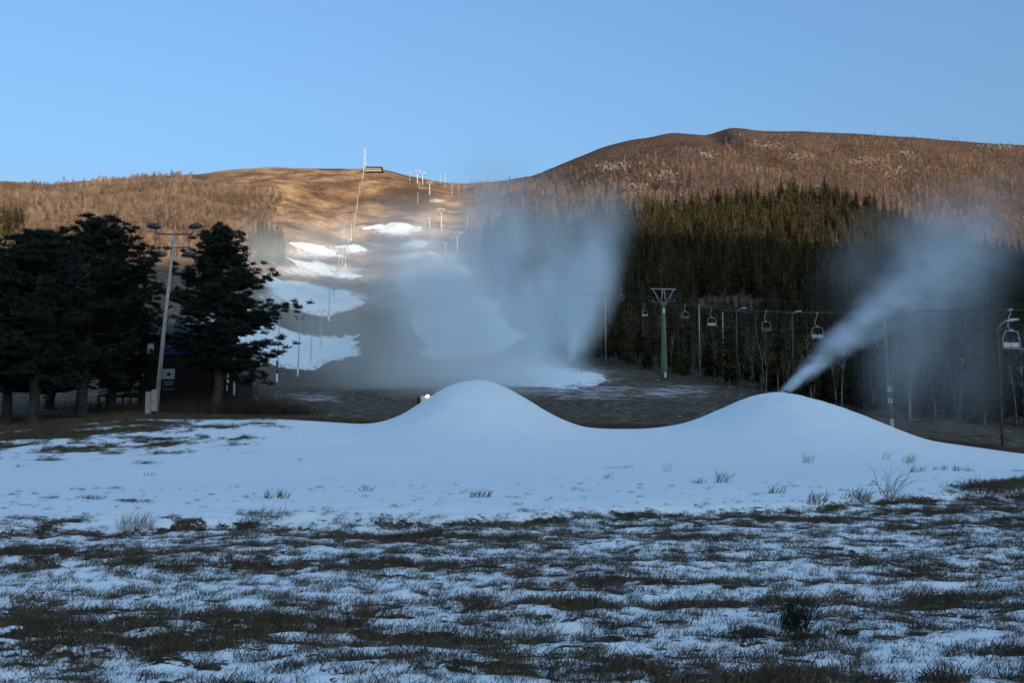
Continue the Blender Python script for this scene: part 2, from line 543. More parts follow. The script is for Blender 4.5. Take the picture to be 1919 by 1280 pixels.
def near_mat():
    """patchy thin snow over withered turf; the attribute 'bare' says where the turf shows"""
    m = bpy.data.materials.new("snowy_turf")
    t = nt(m)
    b = t.nodes["Principled BSDF"]
    tc = t.nodes.new("ShaderNodeTexCoord").outputs["Object"]
    at_ = t.nodes.new("ShaderNodeAttribute")
    at_.attribute_name = "bare"
    bare = at_.outputs["Fac"]
    n1 = noise_n(t, tc, 9.0, 8, 0.68, (1, 1.5, 1))
    n2 = noise_n(t, tc, 42.0, 6, 0.7)
    n0 = noise_n(t, tc, 3.2, 6, 0.62, (1, 1.6, 1))
    s = math_n(t, 'ADD', math_n(t, 'MULTIPLY', n1, 1.5), math_n(t, 'MULTIPLY', n0, 1.2))
    s = math_n(t, 'ADD', s, math_n(t, 'MULTIPLY', n2, 0.9))
    s = math_n(t, 'MULTIPLY', math_n(t, 'SUBTRACT', s, 1.8), map_n(t, bare, 0.02, 0.3, 0.0, 1.0))
    s = math_n(t, 'ADD', bare, s)
    fac = map_n(t, s, 0.44, 0.56)
    snow = ramp_n(t, noise_n(t, tc, 1.2, 5), [(0.3, (0.80, 0.89, 0.93)), (0.7, (0.85, 0.93, 0.96))])
    turf = ramp_n(t, noise_n(t, tc, 6.0, 8, 0.7), [(0.30, (0.014, 0.012, 0.009)), (0.5, (0.040, 0.034, 0.022)), (0.60, (0.075, 0.060, 0.038)), (0.66, (0.55, 0.58, 0.60))])
    t.links.new(mixc(t, fac, snow, turf), b.inputs["Base Color"])
    b.inputs["Roughness"].default_value = 0.85
    b.inputs["Specular IOR Level"].default_value = 0.15
    hgt = math_n(t, 'SUBTRACT', math_n(t, 'MULTIPLY', n1, 0.8), math_n(t, 'MULTIPLY', fac, 0.35))
    bp = t.nodes.new("ShaderNodeBump")
    bp.inputs["Strength"].default_value = 0.35
    bp.inputs["Distance"].default_value = 0.035
    t.links.new(math_n(t, 'MULTIPLY', hgt, map_n(t, bare, 0.0, 0.35, 0.06, 1.0)), bp.inputs["Height"])
    t.links.new(bp.outputs["Normal"], b.inputs["Normal"])
    return m
M['near'] = near_mat()
M['pile'] = M['near'].copy()
M['pile'].name = "snow_with_frayed_edge"
for n_ in M['pile'].node_tree.nodes:
    if n_.type == 'TEX_NOISE' and n_.inputs["Scale"].default_value > 2:
        n_.inputs["Scale"].default_value *= 0.22

def far_mat():
    m = bpy.data.materials.new("hill_heath_and_grass")
    t = nt(m)
    b = t.nodes["Principled BSDF"]
    tc = t.nodes.new("ShaderNodeTexCoord").outputs["Object"]
    def attr(n):
        a = t.nodes.new("ShaderNodeAttribute"); a.attribute_name = n
        return a.outputs["Fac"]
    snow, heath, low = attr("snow"), attr("heath"), attr("low")
    g1 = noise_n(t, tc, 0.035, 8, 0.62, (1, 0.8, 1))
    g2 = noise_n(t, tc, 0.35, 6, 0.65, (1, 0.7, 1))
    grass = ramp_n(t, math_n(t, 'ADD', math_n(t, 'MULTIPLY', g1, 0.65), math_n(t, 'MULTIPLY', g2, 0.35)),
                   [(0.38, (0.045, 0.032, 0.024)), (0.45, (0.15, 0.085, 0.048)), (0.52, (0.27, 0.165, 0.088)), (0.62, (0.48, 0.33, 0.18))])
    hcol = ramp_n(t, g2, [(0.35, (0.024, 0.019, 0.016)), (0.5, (0.072, 0.045, 0.031)), (0.68, (0.15, 0.098, 0.066))])
    hf = map_n(t, math_n(t, 'ADD', heath, math_n(t, 'MULTIPLY', math_n(t, 'SUBTRACT', g2, 0.5), 0.9)), 0.35, 0.65)
    c = mixc(t, hf, grass, hcol)
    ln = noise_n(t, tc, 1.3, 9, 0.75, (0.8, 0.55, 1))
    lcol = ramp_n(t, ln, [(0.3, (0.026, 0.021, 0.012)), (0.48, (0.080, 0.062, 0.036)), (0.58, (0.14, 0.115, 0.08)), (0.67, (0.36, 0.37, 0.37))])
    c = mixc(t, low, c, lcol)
    sn = noise_n(t, tc, 0.55, 7, 0.72, (0.6, 1, 1))
    sf = map_n(t, math_n(t, 'ADD', snow, math_n(t, 'MULTIPLY', math_n(t, 'SUBTRACT', sn, 0.5), 1.5)), 0.34, 0.80)
    c = mixc(t, sf, c, (0.86, 0.87, 0.89))
    t.links.new(c, b.inputs["Base Color"])
    b.inputs["Roughness"].default_value = 0.9
    b.inputs["Specular IOR Level"].default_value = 0.1
    bp = t.nodes.new("ShaderNodeBump")
    bp.inputs["Strength"].default_value = 0.7
    bp.inputs["Distance"].default_value = 0.8
    t.links.new(g2, bp.inputs["Height"])
    t.links.new(bp.outputs["Normal"], b.inputs["Normal"])
    return m
M['far'] = far_mat()

# ---------------------------------------------------------------- terrain meshes
def gauss2(u, v, cu, cv, su, sv):
    return np.exp(-((u - cu) / su) ** 2 - ((v - cv) / sv) ** 2)

def bare_mask(X, Y):
    a = X / np.maximum(Y, 0.6)
    u = CX + a * FPX
    c = crest_y(a) + (vnoise(X * 0.5, X * 0 + 3, 5) - 0.5) * 0.9
    d = Y - c
    n = fbm(X * 0.30, Y * 0.85, 5, 41, 0.58)
    field = 0.190 + (n - 0.5) * 1.0 + (fbm(X * 0.62, Y * 3.6, 5, 43, .68) - 0.5) * 2.3 + (fbm(X * 5.0, Y * 8.0, 3, 47, .7) - 0.5) * 1.6 - 0.07 * sstep(10, 14, Y)
    field = field + 0.22 * (1 - sstep(8, 11, Y)) * (vnoise(X * 0.8, Y * 0.8, 77) - 0.2)
    bank = np.exp(-((d + 0.25) / 0.35) ** 2) * (-0.15 + 1.25 * fbm(X * 0.8, Y * 0.6, 4, 55, .65))
    beyond = (fbm(X * 0.45, Y * 0.7, 5, 61, 0.66) - 0.66) * 2.4 + 0.34 * np.exp(-np.clip(d, 0, 99) / 2.6)
    lf = sstep(750, 50, u) * sstep(14, 0, d) * 0.26
    rt = sstep(1650, 1900, u) * np.exp(-((d - 1.2) / 1.3) ** 2) * 0.75
    m1 = np.clip(np.where(d < 0, field, np.maximum(beyond + lf, rt)), -0.5, 1)
    m1 = np.maximum(m1, bank)
    # left rear grass around the pines, right rear rough ground
    back = sstep(700, 0, u) * sstep(32, 62, Y) * 0.95 + (fbm(X * 0.5, Y * 0.6, 5, 71, .66) - 0.5) * 2.4 * sstep(760, 260, u) * sstep(28, 44, Y)
    m1 = np.maximum(m1, back)
    ms = sum(mound_h(X, Y, mm) for mm in MOUNDS)
    m1 = m1 - ms * 1.5
    edge = 62.5 + (fbm(X * 0.25, X * 0, 3, 81) - 0.5) * 4 + 3.0 * sstep(-2, 8, X)
    m1 = np.where(Y > edge, np.maximum(m1, 0.85), m1)
    return np.clip(m1, 0, 1)

def grid_mesh(A, Y):
    na, ny = len(A), len(Y)
    AA, YY = np.meshgrid(A, Y)
    XX = AA * YY
    ZZ = H(XX.ravel(), YY.ravel())
    V = np.stack([XX.ravel(), YY.ravel(), ZZ], 1)
    i = np.arange(ny - 1)[:, None] * na + np.arange(na - 1)[None, :]
    F = np.stack([i, i + 1, i + 1 + na, i + na], -1).reshape(-1, 4)
    return V, F

def add_attr(o, name, vals):
    a = o.data.attributes.new(name, 'FLOAT', 'POINT')
    a.data.foreach_set("value", np.asarray(vals, np.float32))

A_in = np.linspace(-0.60, 0.60, 560)
A_out = np.geomspace(0.62, 1.38, 22)
A_all = np.concatenate([-A_out[::-1], A_in, A_out])
Yn = np.concatenate([np.linspace(0.6, 5.5, 8)[:-1], np.geomspace(5.5, 26, 420), np.geomspace(26.1, 76, 230)])
V, F = grid_mesh(A_all, Yn)
cx_, cy_ = V[F].mean(1)[:, 0], V[F].mean(1)[:, 1]
owner = np.zeros(len(F), int)
for i, mm in enumerate(MOUNDS):
    dx = (cx_ - mm[0]) / np.where(cx_ < mm[0], mm[3], mm[4]) / 2.0
    dy = (cy_ - mm[1]) / np.where(cy_ < mm[1], mm[5], mm[6]) / 1.35
    owner[(dx * dx + dy * dy < 1) & (owner == 0)] = i + 1
def sub_mesh(name, sel, m):
    f = F[sel]
    used, inv = np.unique(f.ravel(), return_inverse=True)
    o = tri_obj(name, V[used], inv.reshape(-1, 4), m, smooth=True)
    add_attr(o, "bare", bare_mask(V[used, 0], V[used, 1]))
    return o
g_near = tag(sub_mesh("snowy_field", owner == 0, M['near']), kind="structure")
m1 = tag(sub_mesh("snow_mound", owner == 1, M['near']), "tall smooth snow mound left of the middle, with mist rising behind it", "snow mound", "snow mounds in the field")
m2 = tag(sub_mesh("snow_mound", owner == 2, M['near']), "smooth snow mound on the right with the spray jet rising behind its crest", "snow mound", "snow mounds in the field")
nb, nf_ = len(V), None

# far terrain
A_f = np.concatenate([-np.geomspace(0.68, 1.38, 30)[::-1], np.linspace(-0.66, 0.66, 460), np.geomspace(0.68, 1.38, 30)])
Yf = np.concatenate([np.geomspace(75.5, 1230, 400), np.geomspace(1250, 5800, 24)])
V2, F2 = grid_mesh(A_f, Yf)
hill = tri_obj("hillside", V2, F2, M['far'], smooth=True)
tag(hill, kind="structure")
uu, vv = proj(V2[:, 0], V2[:, 1], V2[:, 2])
Yv = V2[:, 1]
sn = np.zeros(len(V2))
def blob(cu, cv, su, sv, k):
    global sn
    sn = np.maximum(sn, k * gauss2(uu, vv, cu, cv, su, sv) * (Yv < 1170))
for b in [(745, 432, 75, 20, .62), (690, 425, 50, 6, .55), (655, 470, 60, 16, .6), (600, 472, 90, 20, .72), (785, 460, 60, 20, .7), (805, 486, 80, 24, .95),
          (812, 525, 80, 50, 1.1), (840, 590, 85, 60, .9), (890, 650, 130, 40, .55), (600, 507, 105, 15, .85), (585, 558, 125, 22, .9), (545, 650, 125, 30, .9),
          (1010, 705, 150, 22, .95), (1100, 735, 200, 24, .50), (1260, 735, 130, 22, .50), (420, 600, 110, 70, .5), (590, 745, 110, 16, .45), (1500, 295, 60, 8, .2), (820, 376, 26, 6, .6), (795, 352, 20, 5, .45)]:
    blob(*b)
add_attr(hill, "snow", sn)
heath = 0.25 + 0.60 * sstep(860, 1000, uu) + 0.25 * gauss2(uu, vv, 600, 350, 90, 14) + 0.5 * gauss2(uu, vv, 770, 370, 60, 30) + 0.25 * sstep(520, 380, uu) + 0.25 * gauss2(uu, vv, 640, 375, 60, 12)
add_attr(hill, "heath", np.clip(heath, 0, 1))
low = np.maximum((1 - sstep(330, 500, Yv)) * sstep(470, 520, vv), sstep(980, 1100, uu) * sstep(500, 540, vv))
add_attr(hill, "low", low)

# land beside and behind the viewer, and the mountain across the valley whose shade covers the valley floor
n = 60
gx, gy = np.linspace(-900, 1800, n), np.linspace(-700, 0.6, 30)
GX, GY = np.meshgrid(gx, gy)
GZ = -0.05 - 0.004 * np.abs(GY) + (fbm(GX * 0.01, GY * 0.01, 3, 5) - 0.5) * np.clip(-GY * 0.02, 0, 3)
i = np.arange(29)[:, None] * n + np.arange(n - 1)[None, :]
tag(tri_obj("valley_floor", np.stack([GX.ravel(), GY.ravel(), GZ.ravel()], 1), np.stack([i, i + 1, i + 1 + n, i + n], -1).reshape(-1, 4), M['snow'], smooth=True), kind="structure")
sd = Vector((sun_dir.x, sun_dir.y)).normalized()           # towards the sun
pd = Vector((-sd.y, sd.x))                                 # along the ridge (c increases to the right of the view)
if pd.x < 0: pd = -pd
cs = np.linspace(-2500, 3200, 150)
RC = [(-2500, 330), (-900, 250), (-300, 250), (60, 262), (200, 336), (375, 318), (650, 352), (900, 374), (1600, 420), (3200, 400)]
zr = np.interp(cs, [c for c, _ in RC], [z for _, z in RC])
zr = np.convolve(np.pad(zr, 2, mode='edge'), np.ones(5) / 5, 'valid')
zr = zr + (fbm(cs * 0.02, cs * 0, 4, 91) - 0.5) * 16
ds = np.array([-420, -330, -230, -140, -60, 0, 80, 200, 450, 800])   # from the valley edge (negative: nearer) across the ridge
fs = np.array([-0.01, 0.08, 0.35, 0.65, 0.90, 1.0, 0.96, 0.85, 0.6, 0.2])
RD = 1000.0
MV = []
for j, d in enumerate(ds):
    for k, c in enumerate(cs):
        p = sd * (RD + d) + pd * c
        MV.append((p.x, p.y, zr[k] * fs[j] + (0 if j == 5 else (vnoise(np.array([c * .01]), np.array([d * .013]), 4)[0] - .5) * 26 * fs[j]) - (1 if j == 0 else 0)))
i = np.arange(len(ds) - 1)[:, None] * len(cs) + np.arange(len(cs) - 1)[None, :]
tag(tri_obj("mountain_across_valley", np.array(MV), np.stack([i, i + 1, i + 1 + len(cs), i + len(cs)], -1).reshape(-1, 4), M['far'], smooth=True), kind="structure")

# ---------------------------------------------------------------- snow piles on the ski slope
def snow_pile(u, vt, vb, hw, hgt, label, seed, skew=0.0):
    cv = (vt + vb) / 2
    c = ground(u, cv, 80)
    y1, y0 = ground(u, vt, 80).y, ground(u, vb, 80).y
    ry = max((y1 - y0) / 2, 2.0)
    rx = hw / FPX * c.y
    nr, na = 44, 110
    rr, th = np.meshgrid(np.linspace(0, 1.35, nr + 1), np.linspace(0, 2 * math.pi, na, endpoint=False), indexing='ij')
    lx, ly = np.cos(th) * rr, np.sin(th) * rr
    XX = (c.x + lx * rx + skew * ly * rx).ravel()
    YY = (c.y + ly * ry).ravel()
    lx, ly = lx.ravel(), ly.ravel()
    # several overlapping lobes with a frayed outline, thicker in the middle
    r2 = np.sqrt((lx / 1.0) ** 2 + (np.abs(ly) ** 1.25))
    edge = 0.62 + 0.62 * fbm(lx * 1.5 + seed * 7, ly * 1.2 + seed, 5, seed, .6) + 0.16 * (fbm(lx * 9, ly * 7, 3, seed + 3, .7) - .5)
    q = 1 - r2 / edge
    lump = 0.55 + 0.9 * fbm(lx * 2.2 + seed, ly * 2.0, 3, seed + 5)
    hz = np.where(q > 0, hgt * lump * np.clip(q, 0, 1) ** .75 + .05, q * hgt * 1.2 - 0.1)
    hz = np.where(rr.ravel() > 1.3, -2.0, hz)
    hz = np.maximum(hz, -2.5)
    Z = H(XX, YY) + hz
    i = np.arange(nr)[:, None] * na + np.arange(na)[None, :]
    j = np.arange(nr)[:, None] * na + (np.arange(na)[None, :] + 1) % na
    o = tri_obj("snow_pile", np.stack([XX, YY, Z], 1), np.stack([i, j, j + na, i + na], -1).reshape(-1, 4), M['pile'], smooth=True)
    add_attr(o, "bare", np.clip(0.46 - np.clip(q, -.2, 1) * 1.3, 0, .52))
    return tag(o, label, "snow pile", "snow piles on the ski slope")

snow_pile(752, 415.95, 439.05, 46, 2.8, "highest sunlit snow pile on the bare upper slope", 1)
snow_pile(705, 420.125, 428.875, 30.68, 0.6, "thin line of snow lumps left of the highest sunlit pile", 21)
snow_pile(657, 457.1, 476.9, 31.05, 2.6, "small sunlit snow pile at the line of lamp poles", 2)
snow_pile(598, 458.05, 478.95, 57.5, 1.8, "snow pile veiled in mist, directly left of the sunlit pile at the lamp poles", 3)
snow_pile(783, 449.15, 467.85, 31.05, 2.4, "sunlit snow pile right of centre, below the highest pile", 4)
snow_pile(804, 464.9, 489.1, 43.7, 2, "sunlit snow pile joined under the right-hand pile at the shade line", 5)
snow_pile(604, 492.25, 519.75, 77.88, 1.9, "wide shaded snow pile just under the shade line, lamp poles before it", 6)
snow_pile(588, 527.75, 590.25, 103.84, 2.2, "broad blue snow pile in the middle of the shaded slope beside the pine crown", 7)
snow_pile(538, 602.25, 699.75, 132.16, 1.6, "largest low snow pile at the foot of the slope between pine and lamp poles", 8, 0.35)
snow_pile(818, 481.25, 568.75, 73.16, 1.6, "snow pile on the right piste just below the shade line", 9)
snow_pile(850, 547.375, 633.625, 92.04, 1.6, "snow pile half hidden in the big mist cloud on the right piste", 10)
snow_pile(890, 608.375, 674.625, 106.2, 1.6, "snow pile deep inside the big mist cloud", 22)
snow_pile(1000, 681.75, 724.25, 147.5, 0.9, "flat snow pile beside the leaning snow lance", 11, -0.2)

# ---------------------------------------------------------------- trees: prototypes
def quads_from(dirs):
    pass

def slivers(P, D, L, Wd, up=None, seed=0):
    """one thin triangle per entry: base P, direction D, length L, width Wd"""
    r = np.random.default_rng(seed)
    R = r.normal(size=P.shape)
    side = np.cross(D, R)
    side /= np.linalg.norm(side, axis=1, keepdims=True) + 1e-9
    a = P - side * Wd[:, None] / 2
    b = P + side * Wd[:, None] / 2
    c = P + D * L[:, None]
    V = np.stack([a, b, c], 1).reshape(-1, 3)
    F = np.arange(len(V)).reshape(-1, 3)
    return V, F

def unit(v):
    return v / (np.linalg.norm(v, axis=1, keepdims=True) + 1e-9)

def birch_proto(seed, hgt=9.0, stems=2, ntw=170, tk=1.0, tw=1.0):
    r = np.random.default_rng(seed)
    mb = MB()
    P, D = [], []
    for s in range(stems):
        an = r.uniform(0, 6.28)
        lean = r.uniform(0.03, 0.16)
        hh = hgt * r.uniform(0.8, 1.0)
        pts = [(0.1 * s * math.cos(an), 0.1 * s * math.sin(an), -0.5)]
        for k in range(1, 5):
            q = k / 4
            pts.append((math.cos(an) * lean * hh * q ** 1.3 + r.normal() * 0.08, math.sin(an) * lean * hh * q ** 1.3 + r.normal() * 0.08, hh * q))
        mb.tube(pts, [0.10 * tk, 0.08 * tk, 0.055 * tk, 0.035 * tk, 0.012], 4, False)
        pa = np.array(pts)
        for b in range(9):
            q = r.uniform(0.30, 0.95)
            base = np.array([np.interp(q * hh, pa[:, 2], pa[:, j]) for j in range(3)])
            a2 = r.uniform(0, 6.28)
            ln = hgt * 0.24 * (1.15 - q) + 0.5
            tip = base + np.array([math.cos(a2) * ln * .62, math.sin(a2) * ln * .62, ln * .95])
            mb.tube([base, (base + tip) / 2 + r.normal(size=3) * .08, tip], [0.035, 0.022, 0.008], 3, False)
            m = ntw // (stems * 9)
            tt = r.uniform(0.25, 1.05, m)[:, None]
            pp = base + (tip - base) * tt + r.normal(size=(m, 3)) * 0.22
            dd = unit(np.array([math.cos(a2) * .5, math.sin(a2) * .5, .9]) + r.normal(size=(m, 3)) * 0.5)
            P.append(pp); D.append(dd)
    P, D = np.concatenate(P), np.concatenate(D)
    V, F = slivers(P, D, r.uniform(0.6, 1.4, len(P)), r.uniform(0.05, 0.10, len(P)) * tw, seed=seed)
    return mb, V, F

def make_birch(seed, bark='birchbark', tmat='twigs', **k):
    mb, V, F = birch_proto(seed, **k)
    t = thing("birch_tree", "x", "tree")
    tr = mb.build("trunk", M[bark], t)
    cr = tri_obj("crown", V, F, M[tmat], t)
    return t, tr, cr

def spruce_proto(seed, hgt=18.0, rad=2.4, bare=0.12, tiers=24, per=17):
    r = np.random.default_rng(seed)
    P, D, L, Wd = [], [], [], []
    for i in range(tiers):
        q = i / (tiers - 1)
        z = hgt * (bare + (0.99 - bare) * q)
        rr = rad * (1 - q) ** 0.85 * r.uniform(0.8, 1.12) + 0.12
        n_ = max(5, int(per * (1 - q * 0.6)))
        for k in range(n_):
            an = r.uniform(0, 6.28)
            ln = rr * r.uniform(0.7, 1.15)
            d = np.array([math.cos(an), math.sin(an), r.uniform(-0.55, -0.12) + q * 0.45])
            P.append((0, 0, z + r.uniform(-.25, .25))); D.append(d / np.linalg.norm(d)); L.append(ln); Wd.append(ln * r.uniform(0.22, 0.34) + 0.12)
            # hanging secondary fronds
            for s in range(2):
                tt = r.uniform(0.35, 0.95)
                p2 = np.array([0, 0, z]) + d * ln * tt
                d2 = np.array([math.cos(an + r.normal() * 0.8) * .45, math.sin(an + r.normal() * 0.8) * .45, -0.75 + q * 0.9])
                P.append(p2); D.append(d2 / np.linalg.norm(d2)); L.append(r.uniform(0.5, 0.95) * (0.5 + rr * .3)); Wd.append(r.uniform(0.22, 0.42))
    P, D, L, Wd = np.array(P), np.array(D), np.array(L), np.array(Wd)
    V, F = slivers(P, D, L, Wd, seed=seed)
    mb = MB().tube([(0, 0, -0.6), (0, 0, hgt * .5), (0, 0, hgt * 0.98)], [hgt * .0105, hgt * .007, 0.02], 5, False)
    return mb, V, F

def make_spruce(seed, **k):
    mb, V, F = spruce_proto(seed, **k)
    t = thing("spruce_tree", "x", "tree")
    tr = mb.build("trunk", M['sprucebark'], t)
    cr = tri_obj("crown", V, F, M['spruce'], t)
    return t, tr, cr

birches = [make_birch(s, bark=bk, hgt=9.0, stems=st, ntw=nw, tk=.8, tw=1.15) for s, st, nw, bk in ((1, 1, 210, 'birchbark'), (2, 2, 280, 'darkbark'), (3, 3, 330, 'darkbark'), (4, 2, 260, 'darkbark'))]
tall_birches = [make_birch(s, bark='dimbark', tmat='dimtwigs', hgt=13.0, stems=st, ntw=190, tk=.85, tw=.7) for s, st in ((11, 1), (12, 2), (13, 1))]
spruces = [make_spruce(s, hgt=18.0, rad=rd, bare=br) for s, rd, br in ((21, 2.7, .08), (22, 3.1, .14), (23, 2.3, .06), (24, 2.5, .30))]

# ---------------------------------------------------------------- planting
def inpoly(u, v, poly):
    c = np.zeros(len(u), bool)
    for (x1, y1), (x2, y2) in zip(poly, poly[1:] + poly[:1]):
        if y1 == y2: continue
        k = ((y1 > v) != (y2 > v)) & (u < (x2 - x1) * (v - y1) / (y2 - y1) + x1)
        c ^= k
    return c

def plant(poly, y0, y1, spacing, seed, amax=0.62, jit=0.9):
    r = np.random.default_rng(seed)
    xs = np.arange(-amax * y1, amax * y1, spacing)
    ys = np.arange(y0, y1, spacing)
    X, Y = np.meshgrid(xs, ys)
    X = (X + (r.random(X.shape) - .5) * spacing * jit * 1.4).ravel()
    Y = (Y + (r.random(Y.shape) - .5) * spacing * jit * 1.4).ravel()
    k = np.abs(X / Y) < amax
    X, Y = X[k], Y[k]
    Z = H(X, Y)
    u, v = proj(X, Y, Z)
    wob = (fbm(X * 0.05, Y * 0.05, 3, seed) - 0.5) * 22
    k = inpoly(u, v + wob * (Y > 330), poly)
    return X[k], Y[k], Z[k], u[k], v[k]

POLY_SPRUCE = [(905, 445), (1000, 432), (1140, 432), (1200, 425), (1300, 400), (1400, 382), (1500, 368), (1560, 368), (1620, 388), (1700, 428), (1800, 475), (1919, 505), (2150, 560), (2150, 660), (1919, 650), (1700, 640), (1560, 615), (1450, 590), (1425, 560), (1310, 560), (1290, 585), (1200, 585), (1130, 575), (1000, 515), (905, 492)]
POLY_LOW = [(1095, 672), (1180, 690), (1260, 702), (1350, 722), (1450, 742), (1600, 775), (1700, 791), (1800, 798), (1919, 806), (2200, 812), (2200, 655), (1919, 650), (1700, 605), (1500, 580), (1440, 570), (1420, 618), (1310, 618), (1290, 575), (1200, 575), (1120, 575)]
POLY_BL = [(-250, 347), (90, 355), (200, 345), (330, 337), (400, 350), (470, 352), (522, 356), (530, 385), (512, 420), (490, 465), (478, 498), (400, 492), (280, 488), (200, 492), (-250, 520)]
POLY_BR = [(850, 352), (930, 346), (1000, 338), (1060, 318), (1150, 300), (1250, 284), (1340, 276), (1380, 262), (1500, 258), (1600, 258), (1700, 264), (1800, 270), (1919, 279), (2150, 290), (2150, 560), (1919, 505), (1800, 475), (1700, 428), (1620, 388), (1560, 368), (1500, 368), (1400, 382), (1300, 400), (1200, 425), (1140, 432), (1000, 432), (905, 445), (875, 480), (870, 420)]
SCREES = [(1240, 328, 34, 11), (1150, 312, 26, 9), (1195, 350, 22, 8), (1505, 292, 34, 8), (1440, 272, 42, 5), (1620, 302, 36, 8), (1670, 320, 20, 12), (1870, 277, 44, 4), (1330, 290, 20, 6), (1915, 412, 12, 9), (1700, 290, 16, 8), (1840, 395, 20, 9)]

def in_scree(u, v, k=1.0):
    s = np.zeros(len(u), bool)
    for cu, cv, su, sv in SCREES:
        s |= ((u - cu) / (su * k)) ** 2 + ((v - cv) / (sv * k)) ** 2 < 1
    return s

def instance_stuff(name, X, Y, Z, rot, scl, idx, sources, material=None):
    me = bpy.data.meshes.new(name)
    n = len(X)
    me.vertices.add(n)
    me.vertices.foreach_set("co", np.stack([X, Y, Z], 1).astype(np.float32).ravel())
    for nm, tp, dat, key in (("rot", 'FLOAT_VECTOR', rot, "vector"), ("scl", 'FLOAT_VECTOR', scl, "vector")):
        a = me.attributes.new(nm, tp, 'POINT')
        a.data.foreach_set(key, np.asarray(dat, np.float32).ravel())
    a = me.attributes.new("idx", 'INT', 'POINT')
    a.data.foreach_set("value", np.asarray(idx, np.int32))
    o = bpy.data.objects.new(name, me)
    COL.objects.link(o)
    g = bpy.data.node_groups.new(name + "_scatter", 'GeometryNodeTree')
    g.interface.new_socket("Geometry", in_out='INPUT', socket_type='NodeSocketGeometry')
    g.interface.new_socket("Geometry", in_out='OUTPUT', socket_type='NodeSocketGeometry')
    gi, go = g.nodes.new('NodeGroupInput'), g.nodes.new('NodeGroupOutput')
    jall = g.nodes.new('GeometryNodeJoinGeometry')
    for parts in sources:
        j = g.nodes.new('GeometryNodeJoinGeometry')
        for p in parts:
            oi = g.nodes.new('GeometryNodeObjectInfo')
            oi.transform_space = 'ORIGINAL'
            oi.inputs['Object'].default_value = p
            oi.inputs['As Instance'].default_value = False
            g.links.new(oi.outputs['Geometry'], j.inputs[0])
        ti = g.nodes.new('GeometryNodeGeometryToInstance')
        g.links.new(j.outputs[0], ti.inputs[0])
        g.links.new(ti.outputs[0], jall.inputs[0])
    iop = g.nodes.new('GeometryNodeInstanceOnPoints')
    g.links.new(gi.outputs[0], iop.inputs['Points'])
    g.links.new(jall.outputs[0], iop.inputs['Instance'])
    iop.inputs['Pick Instance'].default_value = True
    def na(nm, tp):
        q = g.nodes.new('GeometryNodeInputNamedAttribute')
        q.data_type = tp
        q.inputs['Name'].default_value = nm
        return [s for s in q.outputs if s.enabled and s.name == 'Attribute'][0]
    g.links.new(na("idx", 'INT'), iop.inputs['Instance Index'])
    er = g.nodes.new('FunctionNodeEulerToRotation')
    g.links.new(na("rot", 'FLOAT_VECTOR'), er.inputs[0])
    g.links.new(er.outputs[0], iop.inputs['Rotation'])
    g.links.new(na("scl", 'FLOAT_VECTOR'), iop.inputs['Scale'])
    g.links.new(iop.outputs[0], go.inputs[0])
    md = o.modifiers.new("scatter", 'NODES')
    md.node_group = g
    return o

def populate(sets, protos, label, group, limit, stuff_name, stuff_label, stuff_cat=None):
    """the nearest LIMIT in frame become individual trees, the rest one stuff object"""
    X, Y, Z, u, v, sc, idx = [np.concatenate([s[i] for s in sets]) for i in range(7)]
    infr = (u > -10) & (u < 1930)
    order = np.argsort(np.where(infr, Y / sc, 1e9))
    ind, rest = order[:limit], order[limit:]
    ind = ind[infr[ind]]
    rest = np.setdiff1d(order, ind)
    r = np.random.default_rng(len(X))
    first = set()
    for k in ind:
        p = protos[idx[k]][0]
        s = float(sc[k])
        lab = label(u[k], v[k], Y[k]) if callable(label) else label
        rz = float(r.uniform(0, 6.28))
        scale = (s * float(r.uniform(.85, 1.15)),) * 2 + (s,)
        if idx[k] not in first:
            first.add(idx[k])
            p.location = (X[k], Y[k], Z[k]); p.scale = scale; p.rotation_euler = (0, 0, rz)
            p["label"] = lab; p["group"] = group
        else:
            copy_tree(p, (X[k], Y[k], Z[k]), rz, scale, lab, group)
    if len(rest):
        rot = np.zeros((len(rest), 3)); rot[:, 2] = r.uniform(0, 6.28, len(rest)); rot[:, :2] = r.normal(size=(len(rest), 2)) * 0.03
        s = sc[rest]
        scl = np.stack([s * r.uniform(.8, 1.15, len(rest)), s * r.uniform(.8, 1.15, len(rest)), s], 1)
        o = instance_stuff(stuff_name, X[rest], Y[rest], Z[rest], rot, scl, idx[rest], [(p[1], p[2]) for p in protos])
        tag(o, stuff_label, stuff_cat, kind="stuff")
    return len(ind), len(rest)

r = np.random.default_rng(99)
# spruces
a = plant(POLY_SPRUCE, 330, 960, 6.3, 1)
s1 = (*a, r.uniform(0.55, 1.22, len(a[0])) * np.where(a[0] < 60, .85, 1), r.integers(0, 3, len(a[0])))
b = plant(POLY_LOW, 80, 400, 4.6, 2)
k = (r.random(len(b[0])) < 0.72) & ((b[1] > 118) | (b[3] > 1600))
b = [q[k] for q in b]
s2 = (*b, r.uniform(0.5, 0.8, len(b[0])), r.choice([0, 1, 3], len(b[0])))
c = plant([(462, 500), (532, 500), (528, 470), (505, 455), (470, 472)], 300, 560, 5, 3)
s3 = (*c, r.uniform(0.75, 1.05, len(c[0])), r.integers(0, 3, len(c[0])))
d = plant([(-200, 470), (38, 462), (42, 440), (-200, 430)], 400, 600, 6, 4)
s4 = (*d, r.uniform(0.8, 1.1, len(d[0])), r.integers(0, 3, len(d[0])))
e = plant([(-400, 715), (160, 715), (235, 705), (225, 640), (100, 620), (-400, 620)], 130, 320, 5.5, 6, 0.85)
s5 = (*e, r.uniform(0.42, 0.62, len(e[0])), r.choice([0, 1, 3], len(e[0])))
